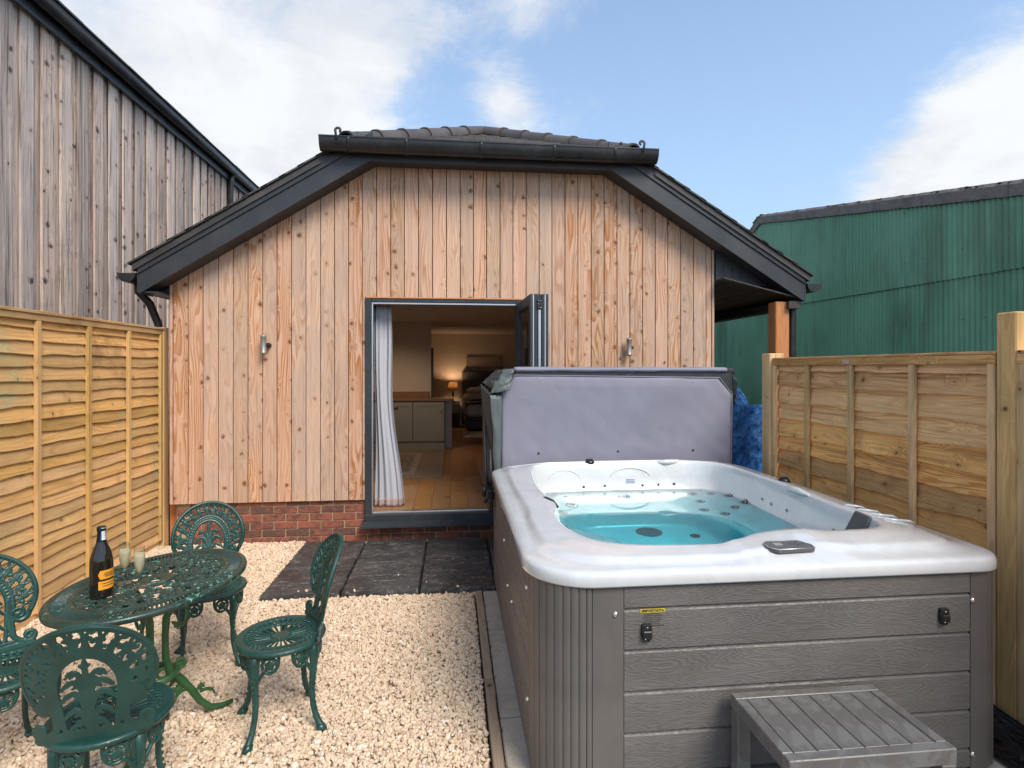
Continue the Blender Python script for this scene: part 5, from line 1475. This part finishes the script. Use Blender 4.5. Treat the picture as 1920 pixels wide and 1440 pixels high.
# ------------------------------------------------------------------ cast garden furniture
class Field:
    """union of strokes, discs and rings sampled on a grid: negative inside the metal"""
    def __init__(s, x0, x1, y0, y1, h):
        s.h = h; s.xs = np.arange(x0, x1+h, h); s.ys = np.arange(y0, y1+h, h); s.X, s.Y = np.meshgrid(s.xs, s.ys); s.d = np.full(s.X.shape, 9.)
    def _win(s, x0, x1, y0, y1):
        i0 = max(0, int((x0-s.xs[0])/s.h)-1); i1 = min(len(s.xs), int((x1-s.xs[0])/s.h)+3); j0 = max(0, int((y0-s.ys[0])/s.h)-1); j1 = min(len(s.ys), int((y1-s.ys[0])/s.h)+3)
        return slice(j0, max(j0, j1)), slice(i0, max(i0, i1))
    def seg(s, a, b, ra, rb):
        m = max(ra, rb)+.02; w = s._win(min(a[0], b[0])-m, max(a[0], b[0])+m, min(a[1], b[1])-m, max(a[1], b[1])+m)
        X, Y = s.X[w], s.Y[w]
        if X.size == 0: return
        dx, dy = b[0]-a[0], b[1]-a[1]; L = dx*dx+dy*dy+1e-12
        t = np.clip(((X-a[0])*dx+(Y-a[1])*dy)/L, 0, 1)
        s.d[w] = np.minimum(s.d[w], np.hypot(X-a[0]-t*dx, Y-a[1]-t*dy)-(ra+(rb-ra)*t))
    def curve(s, pts, r0, r1=None):
        r1 = r0 if r1 is None else r1; n = len(pts)-1
        for i in range(n): s.seg(pts[i], pts[i+1], r0+(r1-r0)*i/n, r0+(r1-r0)*(i+1)/n)
    def disk(s, c, r): s.seg(c, (c[0]+1e-6, c[1]), r, r)
    def ring(s, c, r, w, n=28, a=1., b=1.): s.curve([(c[0]+r*a*math.cos(t), c[1]+r*b*math.sin(t)) for t in np.linspace(0, 2*math.pi, n)], w)
    def spiral(s, c, r0, r1, a0, turns, w0, w1): s.curve([(c[0]+(r0+(r1-r0)*t)*math.cos(a0+turns*2*math.pi*t), c[1]+(r0+(r1-r0)*t)*math.sin(a0+turns*2*math.pi*t)) for t in np.linspace(0, 1, 26)], w0, w1)
    def bez(s, a, b, c, r0, r1, n=10): s.curve([((1-t)**2*a[0]+2*t*(1-t)*b[0]+t*t*c[0], (1-t)**2*a[1]+2*t*(1-t)*b[1]+t*t*c[1]) for t in np.linspace(0, 1, n)], r0, r1)
    def leaf(s, p, ang, L, w, sub=2):
        q = (p[0]+L*math.cos(ang), p[1]+L*math.sin(ang)); m = ((p[0]+q[0])/2, (p[1]+q[1])/2)
        s.seg(p, m, w*.5, w); s.seg(m, q, w, w*.2)
        for k in range(sub):
            for sg in (-1, 1):
                t = .25+.3*k; b = (p[0]+(q[0]-p[0])*t, p[1]+(q[1]-p[1])*t); a2 = ang+sg*.9; s.seg(b, (b[0]+L*.38*math.cos(a2), b[1]+L*.38*math.sin(a2)), w*.6, w*.25)
    def mesh(s, mapper, thick=.005, relief=.006, rr=.007, cut=None, fat=0.):
        s.d = s.d-fat; F = s.d if cut is None else np.maximum(s.d, cut(s.X, s.Y)); F = np.where(np.abs(F) < 1e-6, 1e-6, F)
        ny, nx = F.shape; ins = F < 0; verts = []; fv = {}; bv = {}; faces = []
        def vert(key, x, y, d):
            if key in fv: return fv[key]
            z = thick*.5+relief*math.sqrt(min(1., max(0., -d/rr)))
            fv[key] = len(verts); verts.append(mapper(x, y, z)); bv[key] = len(verts); verts.append(mapper(x, y, -thick*.5)); return fv[key]
        c4 = ins[:-1, :-1] | ins[1:, :-1] | ins[:-1, 1:] | ins[1:, 1:]
        J, I = np.nonzero(c4); Fl = F.tolist(); xs = s.xs.tolist(); ys = s.ys.tolist()
        sm = []
        for j, i in zip(J.tolist(), I.tolist()):
            cor = ((j, i), (j, i+1), (j+1, i+1), (j+1, i)); poly = []; cr = []
            for k in range(4):
                a = cor[k]; b = cor[(k+1) % 4]; fa = Fl[a[0]][a[1]]; fb = Fl[b[0]][b[1]]
                if fa < 0:
                    vert(a, xs[a[1]], ys[a[0]], fa); poly.append(a)
                if (fa < 0) != (fb < 0):
                    key = (a, b) if a < b else (b, a)
                    if key not in fv:
                        t = fa/(fa-fb); vert(key, xs[a[1]]+(xs[b[1]]-xs[a[1]])*t, ys[a[0]]+(ys[b[0]]-ys[a[0]])*t, 0.)
                    poly.append(key); cr.append((key, fa < 0))
            if len(poly) >= 3:
                faces.append([fv[k] for k in poly]); faces.append([bv[k] for k in reversed(poly)]); sm += [True, True]
            if len(cr) == 2:
                a, b = (cr[0][0], cr[1][0]) if cr[0][1] else (cr[1][0], cr[0][0])
                faces.append([fv[b], fv[a], bv[a], bv[b]]); sm.append(False)
            elif len(cr) == 4:
                for q in range(4):
                    if cr[q][1]: a, b = cr[q][0], cr[(q+1) % 4][0]; faces.append([fv[b], fv[a], bv[a], bv[b]]); sm.append(False)
        mb = MB(); mb.v = verts; mb.f = [tuple(f) for f in faces]; mb.sm = sm; return mb


def back_field():
    F = Field(-.225, .225, -.02, .455, .0031); rng = random.Random(8)
    c = (0, .248)
    rim = [(c[0]+.198*math.cos(a), c[1]+.185*math.sin(a)) for a in np.linspace(R(-33), R(213), 60)]
    F.curve(rim, .0095)
    for s in (-1, 1):
        sp = [(s*(.130+(.036-.028*t)*math.cos(-t*3.1*math.pi)), .147+(.036-.028*t)*math.sin(-t*3.1*math.pi)) for t in np.linspace(0, 1, 34)]; F.curve(sp, .0085, .006); F.disk((s*.130, .147), .010)
        F.bez((s*.098, .215), (s*.088, .10), (s*.100, .060), .009, .009); F.bez((s*.100, .060), (s*.115, .022), (s*.160, .018), .010, .009)
        sp = [(s*(.158+(.024-.018*t)*math.cos(-math.pi/2+t*2.6*math.pi)), .044+(.024-.018*t)*math.sin(-math.pi/2+t*2.6*math.pi)) for t in np.linspace(0, 1, 22)]; F.curve(sp, .008, .006)
        F.seg((s*.103, .19), (s*.106, .06), .0055, .006)
    F.seg((-.165, .008), (.165, .008), .015, .015); F.seg((-.10, .03), (.10, .03), .006, .006)
    ac = (0, .205)
    F.curve([(ac[0]+.116*math.cos(a), ac[1]+.148*math.sin(a)) for a in np.linspace(R(-12), R(192), 44)], .0062)
    F.curve([(ac[0]+.092*math.cos(a), ac[1]+.122*math.sin(a)) for a in np.linspace(R(-12), R(192), 40)], .0055)
    for s in (-1, 1): F.seg((s*.090, .18), (s*.074, .04), .0055, .0055)
    for a in np.linspace(R(-18), R(198), 33): F.disk((ac[0]+.104*math.cos(a), ac[1]+.135*math.sin(a)), .0072)
    # palmette
    F.seg((0, .03), (0, .29), .011, .006); F.leaf((0, .27), math.pi/2, .048, .009, 1)
    for s in (-1, 1):
        for (y0, bx, by, ex, ey, w) in ((.20, .018, .290, .052, .262, .0085), (.17, .030, .272, .072, .205, .0090), (.12, .030, .230, .076, .160, .0095), (.07, .030, .160, .070, .095, .0095), (.05, .02, .10, .045, .060, .009)):
            F.bez((s*.004, y0), (s*bx, by), (s*ex, ey), w, w*.45, 12)
            for t in (.35, .6, .85):
                px = (1-t)**2*.004+2*t*(1-t)*bx+t*t*ex; py = (1-t)**2*y0+2*t*(1-t)*by+t*t*ey
                F.seg((s*px, py), (s*(px+.016), py-.010-.01*t), w*.65, .002)
        F.bez((s*.004, .04), (s*.01, .15), (s*.020, .235), .006, .003)
    # leafy lace between rim and arch
    for k, a in enumerate(np.linspace(R(-14), R(194), 27)):
        r1 = 1.0; ri = (.122*math.cos(a), .155*math.sin(a)+ac[1]); ro = (.190*math.cos(a), .178*math.sin(a)+c[1]); m = ((ri[0]+ro[0])/2, (ri[1]+ro[1])/2)
        F.bez(ri, (m[0]+.016*(-1)**k*math.sin(a), m[1]-.016*(-1)**k*math.cos(a)), ro, .0038, .0038, 6)
        F.leaf(m, a+(.9 if k % 2 else -.9)+math.pi*(k % 3 == 0), .020, .0062, 2)
        m2 = (m[0]*.93+.05*ri[0], m[1]+.1*(ri[1]-m[1])); F.disk((m2[0]+rng.uniform(-.01, .01), m2[1]+rng.uniform(-.01, .01)), .0055)
    for i in range(70):
        a = rng.uniform(R(-16), R(196)); f = rng.uniform(.15, .85)
        p = ((.122+(.188-.122)*f)*math.cos(a), (ac[1]+.155*math.sin(a))*(1-f)+(c[1]+.176*math.sin(a))*f); F.leaf(p, rng.uniform(0, 6.28), rng.uniform(.010, .018), .0048, 1)
    for s in (-1, 1):
        for i in range(5): F.leaf((s*(.078+.003*i), .055+.028*i), math.pi/2-s*.6, .020, .0045, 1)
        for i in range(4): F.leaf((s*(.06+.028*i), .020), math.pi/2+s*(.5-.2*i), .018, .0055, 1)
    for i in range(9): F.leaf((-.07+.0175*i, .03), math.pi/2+rng.uniform(-.5, .5), .028, .0052, 1)
    return F


def seat_field():
    F = Field(-.205, .205, -.205, .205, .0031)
    X, Y = F.X, F.Y; r = np.hypot(X, Y)
    F.d = np.minimum(F.d, np.abs(r-.184)-.019); F.d = np.minimum(F.d, np.abs(r-.122)-.0045); F.d = np.minimum(F.d, r-.047)
    for k in range(26):
        a = 2*math.pi*k/26; F.seg((.045*math.cos(a), .045*math.sin(a)), (.121*math.cos(a), .121*math.sin(a)), .0034, .0052)
    for k in range(36):
        a = 2*math.pi*k/36
        for s in (-1, 1): b = a+s*.26; F.seg((.121*math.cos(a), .121*math.sin(a)), (.168*math.cos(b), .168*math.sin(b)), .0032, .0032)
    return F


def bracket_field():
    F = Field(-.125, .125, -.135, .015, .003)
    F.seg((-.118, .003), (.118, .003), .009, .009)
    F.bez((0, .0), (0, -.05), (0, -.13), .030, .016)
    for s in (-1, 1):
        c = (s*.070, -.045); F.ring(c, .033, .0065, 26); F.ring((c[0], c[1]), .010, .005, 12)
        for k in range(5): a = 2*math.pi*k/5+.3; F.seg(c, (c[0]+.032*math.cos(a), c[1]+.032*math.sin(a)), .0055, .0045)
        for k in range(5): a = 2*math.pi*(k+.5)/5+.3; F.disk((c[0]+.0165*math.cos(a), c[1]+.0165*math.sin(a)), .0045)
        F.bez((s*.108, .0), (s*.116, -.050), (s*.094, -.066), .007, .006); F.bez((s*.045, -.075), (s*.025, -.10), (s*.012, -.13), .008, .008); F.seg((s*.03, 0), (s*.04, -.02), .012, .008)
    return F


def chair_proto():
    C = empty('garden_chair', (0, 0, 0), cat='chair', group='green cast chairs around the garden table')
    ST = .43
    # seat: rounded rim with a pierced plate
    seat = build('seat', seat_field().mesh(lambda x, y, z: (x, y, ST-.006+z-.010*math.exp(-((x*x+y*y)/.13**2)**3)), .005, .006, .008), M['cast'], C, local=True, fixn=False)
    rim = []
    for k in range(49):
        a = 2*math.pi*k/48; rim.append((.192*math.cos(a), .192*math.sin(a), ST-.008))
    mb = MB(); rings = []
    for k in range(48):
        a = 2*math.pi*k/48; rings.append([((.192+.014*math.cos(t))*math.cos(a), (.192+.014*math.cos(t))*math.sin(a), ST-.010+.013*math.sin(t)) for t in np.linspace(0, 2*math.pi, 9)[:-1]])
    rings.append(rings[0]); mb.loft(rings); build('seat_rim', mb, M['cast'], C, local=True)
    # back, curved round the sitter and leaning back
    RR = .42
    def bmap(u, v, w): 
        a = u/RR; lean = .20*v+.10*v*v; x = -.176-lean+RR*(1-math.cos(a)); y = RR*math.sin(a)
        return (x+w*math.cos(a), y-w*math.sin(a), ST+.004+v*.985+w*.2)
    bf = back_field()
    build('backrest', bf.mesh(bmap, .006, .006, .007, fat=.0017), M['cast'], C, local=True, fixn=False)
    c = (0, .248); pts = [bmap(.200*math.cos(a), c[1]+.187*math.sin(a), .003) for a in np.linspace(R(-33), R(213), 60)]
    build('back_rim', MB().tube(pts, .0092, 8), M['cast'], C, local=True)
    # legs
    brk = bracket_field()
    for ang in (45, 135, 225, 315):
        a0 = R(ang); ca, sa = math.cos(a0), math.sin(a0)
        P = [(.172, .415), (.182, .37), (.183, .32), (.176, .25), (.172, .18), (.178, .12), (.195, .065), (.218, .028), (.238, .016)]
        rad = [.024, .023, .019, .0155, .014, .0135, .014, .016, .013]
        mb = MB(); mb.tube([(r*ca, r*sa, z) for r, z in P], rad, 10, True, .8)
        mb.tube([(.205*ca, .205*sa, .030), (.222*ca, .222*sa, .018), (.246*ca, .246*sa, .006)], [.014, .021, .012], 10, True, 1.1)
        for k in range(9):     # raised beads down the face of the leg
            t = .30-.028*k; r = float(np.interp(t, [p[1] for p in P[::-1]], [p[0] for p in P[::-1]]))+.0145
            mb.lathe([(.004, -.006), (.006, 0), (.004, .006)], 6, (r*ca, r*sa, t))
        lg = build('leg', mb, M['cast'], C, local=True, origin=None)
        def km(u, v, w, a0=a0):
            a = a0+u/.178; r = .178+w-.10*min(0, v)*0; return (r*math.cos(a), r*math.sin(a), ST-.020+v)
        b_ = build('apron_bracket', brk.mesh(km, .006, .007, .010), M['cast'], lg, local=True, origin=None, fixn=False)
    return C


def place(o, x, y, ang, label):
    o.location = (x, y, -.030); o.rotation_euler = (0, 0, ang); o['label'] = label; o['category'] = 'chair'


ch = chair_proto()
chairs = [ch]+[copy_tree(ch) for _ in range(3)]
place(chairs[0], -.825, 2.805, R(-157), 'green cast metal chair right of the table, seen from its side')
place(chairs[1], -1.425, 3.45, R(-68), 'green cast metal chair on the far side of the table, nearest the brick plinth')
place(chairs[2], -1.268, 2.235, R(102), 'green cast metal chair nearest the camera, showing the smooth rear of its back')
place(chairs[3], -1.90, 2.60, R(-32), 'green cast metal chair at the left edge, in front of the yellow fence')


def table():
    T = empty('garden_table', (-1.385, 2.78, -.03), label='oval green cast metal garden table with flaking paint carrying a bottle and two glasses', cat='table')
    A, Bx, ang, ZT = .46, .345, R(75), .715
    F = Field(-A-.01, A+.01, -Bx-.01, Bx+.01, .0035); X, Y = F.X, F.Y; rng = random.Random(3)
    rho = np.hypot(X/A, Y/Bx); sc_ = (A+Bx)/2
    def rband(a, w): F.d = np.minimum(F.d, np.abs(rho-a)*sc_-w)
    rband(.965, .015); rband(.765, .011); rband(.72, .004); F.d = np.minimum(F.d, (rho-.20)*sc_)
    for k in range(128):
        a = 2*math.pi*k/128; F.seg((.77*A*math.cos(a), .77*Bx*math.sin(a)), (.95*A*math.cos(a), .95*Bx*math.sin(a)), .0042, .0052)
    # foliage
    for ringr, n, L in ((.29, 10, .055), (.42, 16, .060), (.56, 22, .060), (.67, 28, .050)):
        for k in range(n):
            a = 2*math.pi*(k+.5*(ringr > .4))/n; p = (ringr*A*math.cos(a), ringr*Bx*math.sin(a)); b = a+rng.choice((-1, 1))*rng.uniform(.4, 1.1)
            F.leaf(p, b, L*.8, .0095, 2); F.spiral(p, .022, .004, a, 1.3, .0042, .003)
            F.seg(p, (p[0]*.72, p[1]*.72), .005, .004)
    for i in range(260):
        r = math.sqrt(rng.uniform(.21**2, .73**2)); a = rng.uniform(0, 6.28); F.leaf((r*A*math.cos(a), r*Bx*math.sin(a)), rng.uniform(0, 6.28), rng.uniform(.018, .034), .0062, 2)
    hole = lambda X, Y: .021-np.hypot(X, Y)
    ca, sa = math.cos(ang), math.sin(ang)
    def tm(x, y, z): return (x*ca-y*sa, x*sa+y*ca, ZT+z)
    build('tabletop', F.mesh(tm, .006, .005, .008, cut=lambda X, Y: np.maximum(.021-np.hypot(X, Y), (rho-.985)*sc_)), M['castd'], T, local=True, fixn=False)
    mb = MB(); rings = []
    for k in range(80):
        a = 2*math.pi*k/80; rings.append([tm((A-.006+.009*math.cos(t))*math.cos(a), (Bx-.006+.009*math.cos(t))*math.sin(a), -.008+.014*math.sin(t)) for t in np.linspace(0, 2*math.pi, 9)[:-1]])
    rings.append(rings[0]); build('table_rim', mb.loft(rings), M['castd'], T, local=True)
    # pedestal of scrolled legs joined by a ring
    for k, al in enumerate((34, 154, 274)):
        a = R(al); c, s = math.cos(a), math.sin(a)
        P = [(.20, .700), (.15, .655), (.075, .60), (.045, .53), (.040, .44), (.042, .34), (.060, .27), (.105, .215), (.150, .150), (.185, .085), (.230, .035), (.285, .022), (.335, .030)]
        mb = MB(); mb.tube([(r*c, r*s, z) for r, z in P], [.016, .018, .020, .017, .015, .016, .020, .020, .017, .016, .017, .016, .010], 8, True, .7)
        F2 = Field(-.02, .30, .08, .64, .0035)
        F2.spiral((.115, .60), .030, .006, 2.6, 1.3, .007, .005); F2.spiral((.10, .30), .028, .006, 4.2, 1.2, .008, .005); F2.bez((.10, .60), (.16, .54), (.11, .47), .012, .004); F2.leaf((.07, .50), -.7, .05, .010)
        F2.bez((.145, .16), (.09, .18), (.07, .10), .010, .004); F2.leaf((.12, .19), 3.6, .06, .013); F2.leaf((.17, .14), .6, .045, .009); F2.bez((.19, .13), (.24, .14), (.25, .10), .007, .004); F2.ring((.03, .27), .022, .006); F2.ring((.05, .215), .016, .006)
        F2.seg((.046, .54), (.044, .30), .008, .008); F2.seg((.10, .61), (.046, .53), .006, .006); F2.seg((.044, .30), (.10, .22), .008, .008); F2.seg((.10, .22), (.15, .15), .008, .008)
        lg = build('leg', mb, M['castb'], T, local=True, origin=None, label='bright green scrolled leg')
        build('leg_scrollwork', F2.mesh(lambda u, v, w: (u*c-w*s, u*s+w*c, v), .010, .003, .008), M['castb'], lg, local=True, origin=None, fixn=False)
    mb = MB(); rings = []
    for k in range(36):
        a = 2*math.pi*k/36; rings.append([((.09+.010*math.cos(t))*math.cos(a), (.09+.010*math.cos(t))*math.sin(a), .275+.016*math.sin(t)) for t in np.linspace(0, 2*math.pi, 9)[:-1]])
    rings.append(rings[0]); build('stretcher_ring', mb.loft(rings), M['castb'], T, local=True)
    mb = MB(); rings = []
    for k in range(48):
        a = 2*math.pi*k/48; rings.append([tm((.25+.008*math.cos(t))*math.cos(a), (.20+.008*math.cos(t))*math.sin(a), -.022+.010*math.sin(t)) for t in np.linspace(0, 2*math.pi, 9)[:-1]])
    rings.append(rings[0]); build('top_bearer', mb.loft(rings), M['castd'], T, local=True)
    return ZT-.03+.009


TOPZ = table()


def bottle():
    x, y, z = -1.515, 2.60, TOPZ
    B = empty('wine_bottle', (x, y, z), label='dark sparkling wine bottle with orange label standing on the garden table', cat='bottle')

    prof = [(.034, 0), (.043, .003), (.0445, .012), (.0445, .150), (.043, .175), (.036, .205), (.026, .232), (.0185, .255), (.0155, .275), (.0145, .300), (.0155, .302), (.0165, .306), (.0165, .318), (.0145, .321)]
    autosmooth(build('glass_body', MB().lathe(prof, 36, (x, y, z)), M['bottle'], B), 50)
    build('foil', MB().lathe([(.0195, .2535), (.0166, .276), (.0157, .300), (.0168, .303), (.0178, .306), (.0178, .320), (.0155, .3225), (.001, .323)], 28, (x, y, z), False), M['foil'], B)
    def patch(r, z0, z1, a0, a1, mat, name, pointy=0., par=B, nn=14):
        def f(u, v):
            a = a0+(a1-a0)*u; e = pointy*(1-abs(2*v-1)) if u == 0 else 0
            rr = r(z0+(z1-z0)*v) if callable(r) else r
            a -= e; return (x+rr*math.cos(a), y+rr*math.sin(a), z+z0+(z1-z0)*v)
        return build(name, MB().grid(f, nn, 8), mat, par)
    base = math.atan2(-y, -x)     # the side turned to the camera
    patch(.0449, .088, .128, base-.10, base+1.45, M['orange'], 'label', .18)
    patch(.0449, .040, .079, base-.25, base+1.45, M['orange'], 'label')
    for zz, a in ((.112, .25), (.105, .15), (.098, .3), (.066, .0), (.055, .1)): patch(.0452, zz, zz+.0035, base+a, base+1.1, M['darkprint'], 'printed_line')
    patch(lambda q: float(np.interp(q, [.25, .276, .300, .322], [.0215, .0172, .0163, .0184])), .262, .318, base-.15, base+1.0, M['white_lbl'], 'neck_label')
    B.scale = (.97, .97, .93)
    patch(lambda q: float(np.interp(q, [.25, .276, .300, .322], [.0218, .0174, .0165, .0186])), .262, .318, base-.2, base+.05, M['blue'], 'neck_stripe', nn=4)


def flute(x, y, label):
    z = TOPZ
    Fl = empty('champagne_flute', (x, y, z), label=label, cat='glass', group='flutes of sparkling wine on the table')
    out = [(.001, .001), (.031, .001), (.032, .003), (.015, .006), (.0045, .010), (.0035, .02), (.0035, .052), (.006, .062), (.016, .082), (.0235, .110), (.0265, .140), (.0262, .165), (.0245, .192)]
    inn = [(.0236, .192), (.0253, .165), (.0256, .140), (.0226, .110), (.015, .083), (.004, .068), (.0005, .066)]
    out = [(r*.86, h*.97) for r, h in out]; inn = [(r*.86, h*.97) for r, h in inn]
    autosmooth(build('glass', MB().lathe(out+inn, 28, (x, y, z), True, True), M['glass'], Fl), 50)
    lq = [(.0005, .0665), (.0039, .0684), (.0149, .0834), (.0225, .1104), (.0254, .1395), (.0257, .158), (.0005, .158)]
    lq = [(r*.86, h*.97) for r, h in lq]
    autosmooth(build('wine', MB().lathe(lq, 24, (x, y, z), True, True), M['fizz'], Fl), 40)


bottle()
flute(-1.495, 2.735, 'flute of sparkling wine on the table, farther of the two from the camera')
flute(-1.400, 2.675, 'flute of sparkling wine on the table, nearer to the camera')
